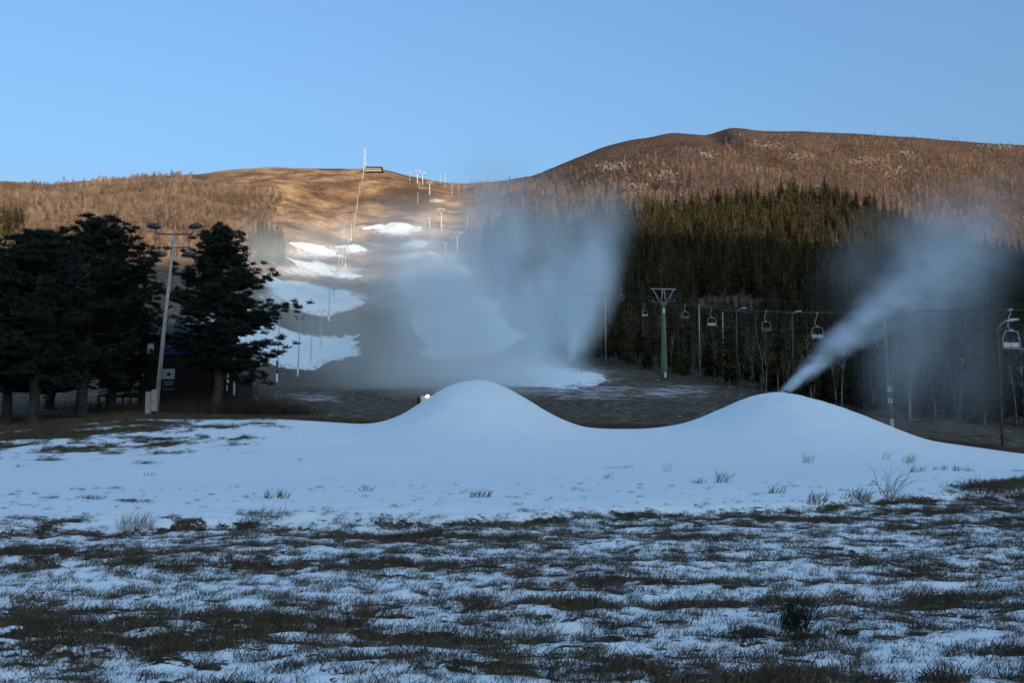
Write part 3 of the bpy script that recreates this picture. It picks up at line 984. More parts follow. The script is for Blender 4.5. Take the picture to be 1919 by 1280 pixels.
def spruce_label(u, v, Y):
    if u < 300:
        return "dark spruce in the shade behind the big pines, " + ("left of the thick bare pine trunk" if u < 60 else "between the two big pine trunks" if u < 150 else "toward the cabin deck")
    if u < 600: return "dark spruce in the small clump at the edge of the left birch wood"
    if v > 575:
        z = "left of the green lift tower" if u < 1245 else "between green tower and first street lamp" if u < 1382 else "between the two left street lamps" if u < 1487 else "behind the snow jet" if u < 1671 else "between sign pole and right street lamp" if u < 1875 else "right of the right street lamp"
        return "dark spruce in the forest strip, " + z
    return "olive green spruce in the wood on the right hillside" + (", above the green lift tower" if u < 1350 else ", above the street lamps" if u < 1550 else ", above the snow jet")
print("spruce", populate([s1, s2, s3, s4, s5], spruces, spruce_label, "spruces on the hillsides", 300, "spruce_forest", "mass of spruces covering the middle of the right hillside"))
# birches
a = plant(POLY_BL, 300, 1200, 5.6, 11)
a1 = (*a, r.uniform(0.65, 1.1, len(a[0])), r.integers(0, 4, len(a[0])))
b = plant(POLY_BR, 600, 1210, 6.3, 12)
dens = 1 - 0.75 * sstep(700, 1100, b[1]) * sstep(40, 0, np.abs(b[3] - 1130) - 150) * (b[4] < 320)
k = ~in_scree(b[3], b[4], 1.0) & (r.random(len(b[0])) < dens)
b = [q[k] for q in b]
b1 = (*b, r.uniform(0.45, 0.95, len(b[0])) * np.where(b[4] < 300, .7, 1), r.integers(0, 4, len(b[0])))
def birch_label(u, v, Y):
    if u < 700:
        z = "above the big pines" if u < 280 else "behind the floodlight pole" if u < 345 else "behind the free standing pine" if u < 480 else "at the wood's right edge"
        return "bare brown birch low in the sunlit left birch wood, " + z
    return "bare brown birch on the heathery right hillside above the spruces"
def tall_label(u, v, Y):
    z = "left of the green lift tower" if u < 1245 else "between green tower and first street lamp" if u < 1382 else "between the two left street lamps" if u < 1487 else "behind the snow jet" if u < 1671 else "between sign pole and right street lamp" if u < 1875 else "right of the right street lamp"
    return "slender birch in the dark forest strip, " + z
print("birch", populate([a1, b1], birches, birch_label, "bare birches on the hillsides", 110, "birch_wood", "mass of bare brown birches covering both hillsides"))
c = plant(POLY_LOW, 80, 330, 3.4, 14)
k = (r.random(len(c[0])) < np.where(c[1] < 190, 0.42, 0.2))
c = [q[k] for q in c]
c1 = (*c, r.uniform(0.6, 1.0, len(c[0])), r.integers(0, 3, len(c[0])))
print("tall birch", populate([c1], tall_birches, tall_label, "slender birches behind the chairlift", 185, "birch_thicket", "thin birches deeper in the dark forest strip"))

# boulders of the screes
bm = bmesh.new()
bmesh.ops.create_icosphere(bm, subdivisions=2, radius=0.5)
rr = random.Random(3)
for v_ in bm.verts:
    k_ = 0.75 + 0.5 * rr.random()
    v_.co = Vector((v_.co.x * 1.25, v_.co.y, v_.co.z * 0.75)) * k_
me = bpy.data.meshes.new("boulder"); bm.to_mesh(me); bm.free(); me.materials.append(M['stone'])
bp_ = ground(1242, 322, 600)
boulder = bpy.data.objects.new("boulder", me); COL.objects.link(boulder)
boulder.location = bp_ + Vector((0, 0, .3)); boulder.scale = (3.4, 3.4, 2.6)
tag(boulder, "pale boulder at the top of the larger scree on the right hill", "boulder")
BX = plant([(850, 240), (2150, 240), (2150, 440), (850, 440)], 650, 1200, 2.6, 31)
k = in_scree(BX[3] + r.normal(size=len(BX[0])) * 5, BX[4] + r.normal(size=len(BX[0])) * 2.5, 0.95) & (r.random(len(BX[0])) < .62)
k |= (r.random(len(BX[0])) < 0.004)
BX = [q[k] for q in BX]
nb_ = len(BX[0])
o = instance_stuff("scree_boulders", BX[0], BX[1], BX[2] + .2, r.uniform(-.5, 3, (nb_, 3)), r.uniform(0.6, 2.4, (nb_, 1)) * np.array([[1.0, 1.0, .9]]), np.zeros(nb_), [(boulder,)])
tag(o, "pale boulder screes on the right hill", kind="stuff")

# ---------------------------------------------------------------- big pines on the left
def pine(u, vbase, Y, hgt, crown0, rad, seed, label, lean=0.0, extra=(), nbr=44, csize=1.0):
    r = np.random.default_rng(seed)
    g = at(u, vbase, Y)
    base = Vector((g.x, Y, Hf(g.x, Y)))
    t = thing("pine_tree", label, "tree", base, 0, "large pines on the left")
    top = np.array([lean * hgt, 0, hgt])
    pts = [np.array([0, 0, -0.4])]
    for q in (0.04, .15, .3, .45, .6, .75, .9, 1.0):
        pts.append(top * q + np.append(r.normal(size=2) * 0.12 * (q > .1), 0))
    pa = np.array(pts)
    rt = hgt * 0.026
    MB().tube(pts, [rt * 1.5, rt * 1.15, rt, rt * .9, rt * .8, rt * .66, rt * .5, rt * .3, .04], 9, False).build("trunk", M['pinebark'], t, True)
    br = MB()
    P, D = [], []
    cl = []
    def branch(b, tip, r0):
        mid = (b + tip) / 2 + np.array([0, 0, -0.12 * np.linalg.norm(tip - b)]) + r.normal(size=3) * .15
        br.tube([b, mid, tip], [r0, r0 * .6, .02], 5, False)
        n_ = int(7 + 5.6 * np.linalg.norm(tip - b))
        for k in range(n_):
            q = r.uniform(0.35, 1.05)
            pp = b * (1 - q) ** 2 + 2 * mid * q * (1 - q) + tip * q * q if q <= 1 else tip
            sp_ = 0.42 * (0.4 + q) * csize
            off = r.normal(size=3) * np.array([sp_, sp_, .27])
            cl.append((pp + off, r.uniform(.34, .62) * csize))
            if k % 3 == 0:
                br.tube([pp, pp + off], [.03, .01], 3, False)
    for i in range(nbr):
        q = crown0 + (0.99 - crown0) * (i + r.random()) / nbr
        b = np.array([np.interp(q * hgt, pa[:, 2], pa[:, j]) for j in range(3)])
        f = (q - crown0) / (1 - crown0)
        ln = rad * (1.0 - f ** 2.8) * r.uniform(0.55, 1.12) * (0.62 + 0.38 * min(1, f * 4)) + 0.45
        an = i * 2.4 + r.normal() * .4
        up = r.uniform(-.08, .25) + f * 0.55
        tip = b + np.array([math.cos(an) * ln, math.sin(an) * ln, ln * up])
        branch(b, tip, 0.045 + 0.10 * (1 - f) * ln / rad)
    for (dx, dy, zb, zt) in extra:
        b = np.array([np.interp(zb, pa[:, 2], pa[:, j]) for j in range(3)])
        branch(b, np.array([dx, dy, zt]), .1)
    br.build("branches", M['pinebark'], t, True)
    Vs = []
    N = 64
    for (p, s) in cl:
        dirs = r.normal(size=(N, 3)); dirs[:, 2] = np.abs(dirs[:, 2]) * .9 + .05
        dirs = unit(dirs)
        st = p + dirs * r.uniform(0, .55, (N, 1)) * s * np.array([1, 1, .7])
        P.append(st); D.append(unit(dirs + r.normal(size=(N, 3)) * .35))
    P, D = np.concatenate(P), np.concatenate(D)
    V, F = slivers(P, D, r.uniform(.18, .38, len(P)), r.uniform(.05, .10, len(P)), seed=seed)
    tri_obj("crown", V, F, M['needles'], t)
    return t

pine(60, 797, 67, 12.4, .22, 4.6, 51, "big pine with a thick bare trunk, snow specks on its bark", 0.01, nbr=56, csize=1.02)
pine(150, 786, 74, 14.2, .22, 4.8, 52, "tall pine whose top rises highest in the left group", 0.05, nbr=60, csize=1.02)
pine(12, 792, 70, 11.8, .18, 4.2, 53, "pine at the left edge of the picture with thin forked lower branches", -0.02, nbr=50, csize=1.02)
pine(-80, 790, 76, 13.4, .20, 4.8, 54, "pine cut by the left edge of the picture", 0.02, nbr=52, csize=1.02)
pine(208, 775, 84, 12.0, .16, 3.7, 55, "broad pine beside the cabin deck, right side of the left group", 0.03, nbr=60, csize=1.02)
pine(92, 770, 90, 13.4, .14, 4.6, 57, "pine standing behind the thick trunked pine", 0.0, nbr=56, csize=1.02)
pine(402, 772, 82, 14.9, .24, 3.2, 56, "free standing pine before the cabin with long branches reaching right", 0.022,
     extra=((5.6, .3, 7.2, 9.0), (5.2, -.4, 7.9, 8.3), (4.9, .2, 5.2, 5.9), (4.2, .5, 4.3, 4.7), (3.6, -.2, 3.2, 3.0), (-3.6, 0, 9.6, 9.9), (-3.4, .3, 5.9, 5.4), (3.9, .5, 10.2, 11.2)), nbr=64, csize=1.15)

# ---------------------------------------------------------------- lamp poles
def lamp_pole(u, vb, Y, hgt, label, lean=0.0, heads=2, white=True, pad=False, rad=0.13, mt='polewood', group="lamp poles up the ski slope", hs=1.0, snap=True):
    g = at(u, vb, Y)
    z = Hf(g.x, Y) if snap else g.z
    t = thing("lamp_pole", label, "lamp pole", (g.x, Y, z), 0, group)
    tx = lean * hgt
    MB().tube([(0, 0, -.5), (tx * .5, 0, hgt * .5), (tx, 0, hgt)], [rad, rad * .85, rad * .65], 8).build("pole", M[mt], t, True)
    if heads:
        w = 1.1 * hs
        MB().box((tx, 0, hgt - .15), (2 * w, .09, .09)).build("crossarm", M['darksteel'], t)
        for s in ([-1, 1] if heads == 2 else [-1, 1, -.6, .6][:heads]):
            dz = .18 if abs(s) == 1 else -.5
            h = MB()
            h.box((tx + s * w * .95, -.12, hgt - .15 + dz), (.62 * hs, .42 * hs, .26 * hs), Matrix.Rotation(.35, 3, 'X') @ Matrix.Rotation(-s * .2, 3, 'Y'))
            h.box((tx + s * w * .95, 0, hgt - .15 + dz * .5), (.07, .07, .2))
            h.build("floodlight", M['darksteel'], t)
    if white:
        MB().tube([(0, 0, -.2), (0, 0, 2.0)], [rad * 1.7, rad * 1.6], 8).build("white_base", M['whitepaint'], t, True)
    if pad:
        MB().tube([(0, 0, 2.0), (0, 0, 5.0)], [rad * 2.2, rad * 2.1], 10).build("blue_pad", M['bluepad'], t, True)
    return t

# the tall near floodlight pole (leans right)
g = at(291, 776, 76)
t = thing("floodlight_pole", "tall leaning floodlight pole with four lamps between the pine groups", "lamp pole", (g.x, 76, Hf(g.x, 76)))
hp = 13.8
tx = 1.05
pm = MB()
pm.tube([(-.08, 0, -.5), (-.08 + tx * .5, 0, hp * .5), (tx, 0, hp)], [.125, .10, .07], 8)
pm.build("pole", M['galv'], t, True)
MB().tube([(.13, -.02, -.3), (.13 + (tx - .13) * .5, -.02, hp * .5), (tx + .05, -.02, hp - .1)], [.07, .06, .05], 6).build("cable_duct", M['galv'], t, True)
MB().box((tx, 0, hp - .12), (2.7, .10, .10)).build("crossarm", M['darksteel'], t)
MB().box((tx, 0, hp - 1.15), (2.6, .09, .09)).build("crossarm", M['darksteel'], t)
def flood(dx, dz, tilt):
    m = MB()
    n0 = 10
    R = Matrix.Rotation(tilt, 3, 'Y')
    pts = [R @ Vector(p) for p in ((-.5, 0, 0), (-.32, 0, .05), (.2, 0, .08), (.5, 0, .02))]
    c = Vector((tx + dx, -.1, hp + dz))
    m.tube([c + p for p in pts], [.07, .19, .24, .12], n0)
    m.tube([c, Vector((tx + dx * .82, 0, hp + dz - .5 if dz > 0 else hp + dz + .4))], .035, 6)
    return m.build("floodlight", M['darksteel'], t, True)
flood(-1.55, .42, .1); flood(1.6, .42, -.1)
flood(-1.1, -1.75, 0); flood(1.15, -1.75, 0)
c1_ = MB().box((-.42, -.25, .85), (.42, .3, 1.7)).box((-.42, -.42, .85), (.36, .03, 1.5))
c1_.build("cabinet", M['galv'], t)
c2_ = MB().box((.02, -.3, 1.05), (.4, .3, 1.6)).box((.02, -.47, 1.05), (.34, .03, 1.4))
c2_.build("cabinet", M['galv'], t)

lamps = [ # u, vb, Y, label extras
    (519, 717, 205, 13.6, "lamp pole with a blue padded foot, first beside the free standing pine", .02, 0, True, True),
    (558, 706, 230, 13.8, "lamp pole with four lamps, second in the row from the pine", .02, 4, True, False),
    (582, 688, 282, 13.6, "slim lamp pole, third in the row from the pine", .02, 2, True, False),
    (601, 655, 350, 13.6, "slim lamp pole, fourth in the row, before the largest snow pile's right edge", .015, 2, False, False),
    (616, 602, 402, 13.4, "lamp pole standing at the foot of the broad blue snow pile", .012, 2, True, False),
    (625, 563, 452, 13.4, "lamp pole with two lamps left of the piste between two snow piles", .01, 2, False, False),
    (634, 521, 520, 13.2, "lamp pole right of the wide shaded snow pile", .01, 4, False, False),
    (641, 511, 545, 13.2, "lamp pole close behind another one at the wide shaded pile", .01, 4, False, False),
    (647, 500, 575, 13.2, "lamp pole just under the shade line, below the sunlit pile", .01, 2, True, False),
    (653, 473, 640, 13.2, "lamp pole in front of the small sunlit snow pile", .01, 0, False, False),
    (658, 451, 700, 12.6, "short sunlit lamp pole right above the small sunlit pile", .01, 2, True, False),
    (663, 431, 765, 13.2, "sunlit lamp pole with the mist puff to its left", .01, 2, False, False),
    (667, 411, 830, 13.2, "sunlit lamp pole halfway up the bare upper slope", .01, 2, False, False),
    (670, 391, 900, 13.2, "sunlit lamp pole with two dark lamps on the upper slope", .01, 2, False, False),
    (674, 366, 980, 13.2, "sunlit lamp pole on the upper slope, third from the mast", .01, 2, False, False),
    (678, 346, 1050, 13.2, "sunlit lamp pole, second from the mast", .01, 0, False, False),
    (681, 335, 1090, 13.2, "sunlit lamp pole just below the mast", .01, 0, False, False),
]
for (u, vb, Y, h, lab, ln, hd, wh, pad) in lamps:
    gp = ground(u, vb, 90)
    lamp_pole(u, vb, gp.y if abs(gp.y - Y) < 120 else Y, h * (gp.y / Y if abs(gp.y - Y) < 120 else 1), lab, ln, hd, wh, pad, rad=0.14 + (Y > 400) * .10, mt='polewood' if Y < 520 else 'palepaint', hs=1 + (Y > 350) * .3)

right_poles = [
    (876, 428, 398, "slim pale pole at the edge of the mist right of the lift"),
    (929, 481, 452, "slim pale pole in front of the misty spruce edge"),
    (860, 368, 345, "slim pale pole on the ridge, right of the lift"),
    (847, 367, 344, "slim pale pole beside the ridge pole near the summit saddle"),
    (834, 352, 322, "tallest slim pole against the sky near the saddle"),
    (786, 352, 338, "short pole left of the top lift tower"),
    (768, 340, 318, "thin pole against the sky left of the lift top"),
    (783, 382, 360, "thin pole below the lift top on pale grass"),
    (825, 345, 324, "thin pole standing against the sky near the ridge poles"),
]
for (u, vb, vt, lab) in right_poles:
    gp = ground(u, vb, 300)
    t = thing("marker_pole", lab, "pole", gp, 0, "slim poles right of the chairlift")
    h = (vb - vt) / FPX * gp.y
    MB().tube([(0, 0, -1), (0, 0, h)], [.24, .16], 6).build("pole", M['palepaint'], t, True)
    MB().tube([(0, 0, h), (0, 0, h + .4)], [.2, .05], 6).build("cap", M['darksteel'], t, True)

def street_lamp(u, vb, vt, Y, armx, label, headw=.9):
    p0, p1 = at(u, vb, Y), at(u, vt, Y)
    z = Hf(p0.x, Y)
    t = thing("street_lamp", label, "street lamp", (p0.x, Y, z), 0, "street lamps along the forest edge")
    h = p1.z - z
    MB().tube([(0, 0, -.4), (0, 0, h)], [.12, .08], 8).build("pole", M['oldwood'], t, True)
    MB().tube([(0, 0, h - .1), (armx * .6, 0, h + .35), (armx, 0, h + .45)], [.05, .05, .04], 6).build("lamp_arm", M['galv'], t, True)
    m = MB()
    m.tube([(armx - .1, 0, h + .42), (armx + headw * .3, 0, h + .5), (armx + headw, 0, h + .56)], [.06, .13, .07], 8)
    m.build("lamp_head", M['lampglass'], t, True)
    return t
street_lamp(1875, 742, 612, 78, .75, "street lamp beside the near right chair, arm pointing right")
street_lamp(1487, 700, 590, 150, .5, "street lamp left of the snow jet, bright head over the forest edge")
street_lamp(1382, 690, 583, 172, .9, "street lamp between two chairs, its bright head at the top")
for u, vb, vt, Y, lab in ((1356, 690, 585, 178, "bare timber pole right of the seat-down chair beside the lift tower"), (1311, 640, 571, 215, "thin pole right behind the green lift tower"), (1135, 640, 558, 235, "pale thin pole at the right rim of the mist cloud")):
    p0, p1 = at(u, vb, Y), at(u, vt, Y)
    z = Hf(p0.x, Y)
    t = thing("timber_pole", lab, "pole", (p0.x, Y, z), 0, "timber poles along the lift")
    MB().tube([(0, 0, -.5), (0, 0, p1.z - z)], [.13, .10], 8).build("pole", M['polewood'], t, True)
    MB().box((0, 0, p1.z - z + .05), (.34, .1, .1)).build("top_cap", M['darksteel'], t)

# pole with two signs in the right mist
p0 = at(1671, 808, 86)
z = Hf(p0.x, 86)
t = thing("sign_pole", "tall pole with two small square signs, dim in the falling snow", "pole", (p0.x, 86, z))
MB().tube([(0, 0, -.4), (-.35, 0, 9.6)], [.17, .13], 10).build("pole", M['oldwood'], t, True)
for zz in (3.7, 2.75):
    MB().box((-.12, -.17, zz), (.36, .04, .36)).build("sign", M['signwhite'], t)
    MB().box((-.12, -.20, zz), (.16, .015, .16), Matrix.Rotation(.6, 3, 'Y')).build("sign_symbol", M['black'], t)
MB().box((-.02, -.05, .6), (.33, .33, 1.2)).build("cabinet", M['galv'], t)

# ---------------------------------------------------------------- chairlift
def pX(Y, s):     # plan position of the two rope strands below the near tower, s=-1 left, +1 right
    return 33.75 - 0.05 * Y + (0 if s < 0 else 4.0)
def cabZ(Y):
    return float(np.interp(Y, [40, 62, 96, 125, 136, 170, 185], [6.6, 8.9, 12.5, 16.0, 17.7, 22.4, 25.2]))

def near_tower():
    p = at(1245, 706, 185)
    z = Hf(p.x, 185)
    top = at(1245, 541, 185).z
    h = top - z
    t = thing("lift_tower", "nearest lift tower, green tapered mast with a triangular steel head", "lift tower", (p.x, 185, z), 0, "chairlift towers")
    m = MB()
    hm = h - 3.0
    n = 10
    m.tube([(0, 0, -.5), (0, 0, 2.0), (0, 0, hm * .45), (0, 0, hm)], [.66, .66, .52, .32], 12)
    m.build("mast", M['greenpaint'], t, True)
    MB().tube([(0, 0, hm * .44), (0, 0, hm * .455)], [.56, .56], 12).build("mast_flange", M['darksteel'], t, True)
    MB().box((0, 0, hm + .25), (1.1, .7, .7)).build("mast_head", M['greenpaint'], t)
    w = 2.3
    MB().tube([(-w, 0, h), (w, 0, h - .12)], .11, 6).build("top_beam", M['galv'], t, True)
    for a_, b_ in (((-w * .85, 0, h), (-.55, 0, hm + .4)), ((w * .85, 0, h - .1), (.55, 0, hm + .4)), ((-.12, 0, h), (-.42, 0, hm + .5)), ((.12, 0, h), (.42, 0, hm + .5))):
        MB().tube([a_, b_], .075, 6).build("brace", M['galv'], t, True)
    MB().box((0, 0, hm + .55), (4.0, .18, .16)).build("crossarm", M['darksteel'], t)
    for s in (-1, 1):
        w_ = MB()
        w_.box((s * 2.0, 0, hm + .62), (.16, 2.6, .12))
        for k in range(4):
            w_.tube([(s * 2.0 - .08, -1.0 + k * .66, hm + .78), (s * 2.0 + .08, -1.0 + k * .66, hm + .78)], .2, 10)
        w_.build("sheave_train", M['darksteel'], t)
    MB().box((0, -.42, hm - .9), (.32, .05, .32)).box((0, -.42, hm - 1.35), (.32, .05, .32)).build("number_plate", M['whitepaint'], t)
    MB().box((.1, -.70, .9), (.3, .06, .9)).build("base_plate_sign", M['whitepaint'], t)
    return t, z + hm + .98
tw, towtop = near_tower()

def far_tower(u, vb, vt, label, arms=True, wide=3.0):
    gp = ground(u, vb, 300)
    h = (vb - vt) / FPX * gp.y
    t = thing("lift_tower", label, "lift tower", gp, 0, "chairlift towers")
    MB().tube([(0, 0, -1), (0, 0, h * .55), (0, 0, h - (2.5 if arms else .3))], [.62, .48, .36], 8).build("mast", M['palepaint'], t, True)
    if arms:
        MB().box((0, 0, h), (wide * 2, .3, .3)).build("top_beam", M['palepaint'], t)
        for s in (-1, 1):
            MB().tube([(s * wide * .9, 0, h), (s * .5, 0, h - 3.2)], .16, 5).build("brace", M['palepaint'], t, True)
        MB().box((0, 0, h - 3.0), (wide * 1.5, .3, .3)).build("crossarm", M['darksteel'], t)
        for s in (-1, 1):
            MB().box((s * wide * .72, 0, h - 2.8), (.35, 3.0, .4)).build("sheave_train", M['darksteel'], t)
    else:
        MB().box((0, 0, h - .2), (wide * 2, .3, .3)).build("crossarm", M['palepaint'], t)
    return t, gp, h
T1 = far_tower(857, 474, 434, "pale lift tower lowest on the upper slope, at the mist's edge")
T2 = far_tower(827, 432, 390, "pale lift tower with a triangular head, middle of the upper slope")
T3 = far_tower(805, 365, 340, "pale lift tower on the top slope under the ridge", wide=3.4)
T4 = far_tower(792, 346, 322, "pale lift tower breaking the skyline", wide=3.6)
T5 = far_tower(782, 344, 318, "slim T-shaped lift tower at the top of the lift", wide=2.6)
T6 = far_tower(805, 430, 408, "slender T-shaped tower left of the middle lift tower", arms=False, wide=2.6)
T7 = far_tower(834, 480, 454, "faint T-shaped tower low in the mist, left of the lift", arms=False, wide=2.4)

def rope(name_label, pts, rad):
    o = MB().tube(pts, rad, 5).build("lift_rope", M['wire'])
    return tag(o, name_label, "rope", "haul ropes of the chairlift")
towers = [(tw.location.x, 185.0, towtop)] + [(T[1].x, T[1].y, T[1].z + T[2] - 2.6) for T in (T1, T2, T3, T4)]
for s in (-1, 1):
    pts = [(pX(Y, s), Y, cabZ(Y)) for Y in (30, 45, 62, 80, 96, 110, 125, 140, 155, 170, 185)]
    for (a_, b_) in zip(towers, towers[1:]):
        for k in range(1, 9):
            q = k / 8
            sag = 0.04 * (b_[1] - a_[1]) * 4 * q * (1 - q) * .35
            pts.append((a_[0] + (b_[0] - a_[0]) * q + s * 2.1, a_[1] + (b_[1] - a_[1]) * q, a_[2] + (b_[2] - a_[2]) * q - sag))
    rope("left-hand haul rope carrying the chairs with pale seats" if s < 0 else "right-hand haul rope carrying the dark chairs", pts, .015)
o = MB().tube([(pX(Y, 1) - 2, Y, cabZ(Y) + 1.9 - .003 * (Y - 62) * (185 - Y) * .2) for Y in (30, 62, 90, 120, 150, 185)], .008, 4).build("signal_cable", M['wire'])
tag(o, "thin signal cable above the two haul ropes", "cable")
for zz, lab in ((0, "low thin wire crossing in front of the lift tower"), (1, "higher thin wire sweeping from the mist to the right edge")):
    pts = []
    for k in range(13):
        q = k / 12
        P = at(1000 + 980 * q, (603 + 14 * q + 5 * math.sin(q * 3)) if zz == 0 else (549 + 18 * q + 6 * math.sin(q * 3.1)), 150 - 40 * q)
        pts.append(P)
    tag(MB().tube(pts, .009, 4).build("overhead_wire", M['wire']), lab, "wire")

def make_chair(pale=True):
    t = thing("lift_chair", "x", "chair", (0, 0, 0), 0, "chairs on the chairlift")
    h = MB().tube([(0, 0, 0), (.0, 0, -.25), (-.16, 0, -.6), (-.22, 0, -1.1), (-.05, 0, -1.35)], .035, 6)
    h.box((0, 0, .0), (.14, .34, .14))
    h.build("hanger", M['galv'], t, True)
    pts = [(-.62, 0, -2.55), (-.66, 0, -2.2), (-.56, 0, -1.65), (-.38, 0, -1.4), (0, 0, -1.36), (.38, 0, -1.4), (.56, 0, -1.65), (.66, 0, -2.2), (.62, 0, -2.55)]
    MB().tube(pts, .03, 6).build("frame", M['galv'], t, True)
    MB().tube([(-.62, 0, -2.5), (-.6, -.45, -2.56)], .03, 6).tube([(.62, 0, -2.5), (.6, -.45, -2.56)], .03, 6).tube([(-.6, -.45, -2.56), (.6, -.45, -2.56)], .025, 6).build("seat_frame", M['galv'], t, True)
    m = 'seatback' if pale else 'darksteel'
    MB().box((0, -.22, -2.53), (1.15, .42, .05)).build("seat", M['darksteel'], t)
    for s in (-1, 1):
        MB().box((s * .29, .02, -2.28), (.52, .05, .30)).build("backrest", M[m], t)
    MB().tube([(-.5, .0, -1.5), (-.5, -.1, -1.4), (.5, -.1, -1.4), (.5, 0, -1.5)], .02, 5).build("safety_bar", M['galv'], t, True)
    MB().box((0, -.05, -1.34), (.15, .1, .12)).build("number_tag", M['lampglass'], t)
    return t
chA, chB = make_chair(True), make_chair(False)
chairs = [("A", 62, -1, "nearest lift chair at the right edge, two pale back panels"), ("A", 95.7, -1, "lift chair with pale panels hanging left of the snow jet"),
          ("A", 136, -1, "lift chair with pale panels, first right of the dark chair by the tower"), ("A", 190, -1, "lift chair with pale panels just left of the green tower"),
          ("A", 242, -1, "lift chair with pale panels at the rim of the mist"), ("B", 125, 1, "dark lift chair between the two pale panelled chairs"),
          ("B", 170, 1, "dark lift chair just right of the green tower"), ("B", 225, 1, "faint dark lift chair left of the tower")]
seen = set()
for kd, Y, s, lab in chairs:
    src = chA if kd == "A" else chB
    if Y <= 185:
        loc = (pX(Y, s), Y, cabZ(Y) - .02)
    else:
        q = (Y - 185) / (towers[1][1] - 185)
        loc = (towers[0][0] + (towers[1][0] - towers[0][0]) * q + s * 2.1, Y, towers[0][2] + (towers[1][2] - towers[0][2]) * q - 1.2)
    if kd not in seen:
        seen.add(kd)
        src.location = loc; src["label"] = lab; src.rotation_euler = (0, 0, .12); src.scale = (.9, .9, .95)
    else:
        copy_tree(src, loc, random.uniform(-.1, .25), (.9, .9, .95), lab, "chairs on the chairlift")
for u, v, lab in ((818, 395, "tiny sunlit chair left of the middle lift tower"), (832, 421, "tiny sunlit chair right of the middle tower's foot"), (839, 433, "tiny pale chair between the two upper towers"),
                  (847, 444, "tiny pale chair just left of the lowest upper tower"), (818, 373, "tiny chair above the middle lift tower"), (836, 409, "tiny chair beside the middle tower's head")):
    gp = ground(u, v + 12, 500)
    P = at(u, v, gp.y)
    copy_tree(chA, (P.x, P.y, P.z + 2.3), random.uniform(-.2, .2), (1.35,) * 3, lab, "chairs on the chairlift")

# ---------------------------------------------------------------- snow guns
def lance(u, vb, ut, vt, label, r=.06, ymin=80):
    gp = ground(u, vb, ymin)
    tp = at(ut, vt, gp.y - 1.0)
    t = thing("snow_lance", label, "snow lance", gp, 0, "snow lances")
    d = tp - gp
    MB().tube([(0, 0, -.3), d * .97], [r * 1.2, r], 6).build("pipe", M['galv'], t, True)
    MB().tube([d * .95, d * 1.0], [r * 2.2, r * 1.6], 8).build("nozzle_head", M['darksteel'], t, True)
    MB().tube([(0, .1, -.1), (d.x * .2, .5, 1.2), (d.x * .42, .05, d.z * .42)], [r, r, r * .8], 5).build("support_leg", M['darksteel'], t, True)
    return t, tp
L1, tip1 = lance(1093, 703, 1073, 664, "leaning snow lance at the right foot of the mist cloud")
tipA = lance(807, 449, 800, 432, "lance on the sunlit slope above the right snow pile", .16, 300)[1]
tipB = lance(644, 459, 641, 447, "lance behind the small sunlit pile at the lamp poles", .16, 300)[1]
tipC = lance(813, 470, 810, 458, "lance right of the lowest sunlit snow pile", .16, 300)[1]

def fan_gun(X, Y, Z, rz, label, lamp):
    t = thing("fan_snow_gun", label, "snow gun", (X, Y, Z), rz, "fan snow guns")
    b = MB().tube([(-.5, 0, 0), (-.3, 0, 0), (.5, 0, .12)], [.42, .46, .38], 16)
    b.build("barrel", M['yellow'], t, True)
    MB().tube([(.5, 0, .12), (.58, 0, .13)], [.44, .44], 16).build("nozzle_ring", M['darksteel'], t, True)
    MB().tube([(-.56, 0, 0), (-.5, 0, 0)], [.44, .44], 16).build("intake_grille", M['black'], t, True)
    MB().tube([(0, 0, -.4), (0, 0, -1.0)], .09, 8).box((0, 0, -1.05), (.9, .7, .12)).build("stand", M['darksteel'], t)
    for s in (-1, 1):
        MB().tube([(-.1, s * .3, -1.1), (.4 * s, s * .7, -1.7)], .05, 6).build("leg", M['darksteel'], t, True)
    if lamp:
        bm_ = MB().tube([(0.0, -.2, .44), (0.0, -.3, .44)], [.085, .07], 10)
        bm_.build("work_light", M['glow'], t, True)
    return t
g1 = at(800, 756, 64.5)
fan_gun(g1.x, 64.5, Hf(g1.x, 64.5) + 1.45, .3, "fan snow gun with a lit work light behind the tall mound's left flank", True)
g2 = at(1462, 760, 63)
fan_gun(g2.x, 63.2, Hf(g2.x, 63.2) + 1.55, .35, "fan snow gun hidden behind the right mound's crest throwing the jet", False)

# ---------------------------------------------------------------- summit building and mast
gp = ground(701, 322.5, 900)
if gp.y > 1190: gp = Vector((at(701, 322, 1165).x, 1165, 0))
SY = gp.y
sz = Hf(gp.x, SY)
def wpx(px): return px / FPX * SY
t = thing("summit_station", "low dark building with a band of windows on the summit", "building", (gp.x, SY, sz))
Wd = wpx(34)
MB().box((wpx(.3), 2, wpx(.6)), (Wd * 1.04, 11, wpx(5.0))).build("lower_wall", M['darkwood'], t)
MB().box((0, 0, wpx(1.2)), (Wd * .86, 10, wpx(2.0))).build("foundation", M['polewood'], t)
MB().box((-wpx(.8), 3, wpx(6.0)), (Wd * .92, 9, wpx(5.6))).build("upper_wall", M['darkwood'], t)
MB().box((-wpx(.8), 3, wpx(9.4)), (Wd * .97, 11, wpx(1.0))).build("roof", M['roofing'], t)
for k in range(11):
    x = -Wd * .40 + k * Wd * .075
    fr = MB().box((x, -1.62, wpx(6.6)), (wpx(2.0), .1, wpx(2.3))).build("window", M['palepaint'], t)
    MB().box((x, -1.70, wpx(6.6)), (wpx(1.4), .08, wpx(1.7))).build("pane", M['glass'], fr)
for k in range(9):
    x = -Wd * .38 + k * Wd * .088
    fr = MB().box((x, -3.62, wpx(1.6)), (wpx(1.5), .3, wpx(.9))).build("window", M['palepaint'], t)
    MB().box((x, -3.80, wpx(1.6)), (wpx(1.0), .08, wpx(.6))).build("pane", M['glass'], fr)
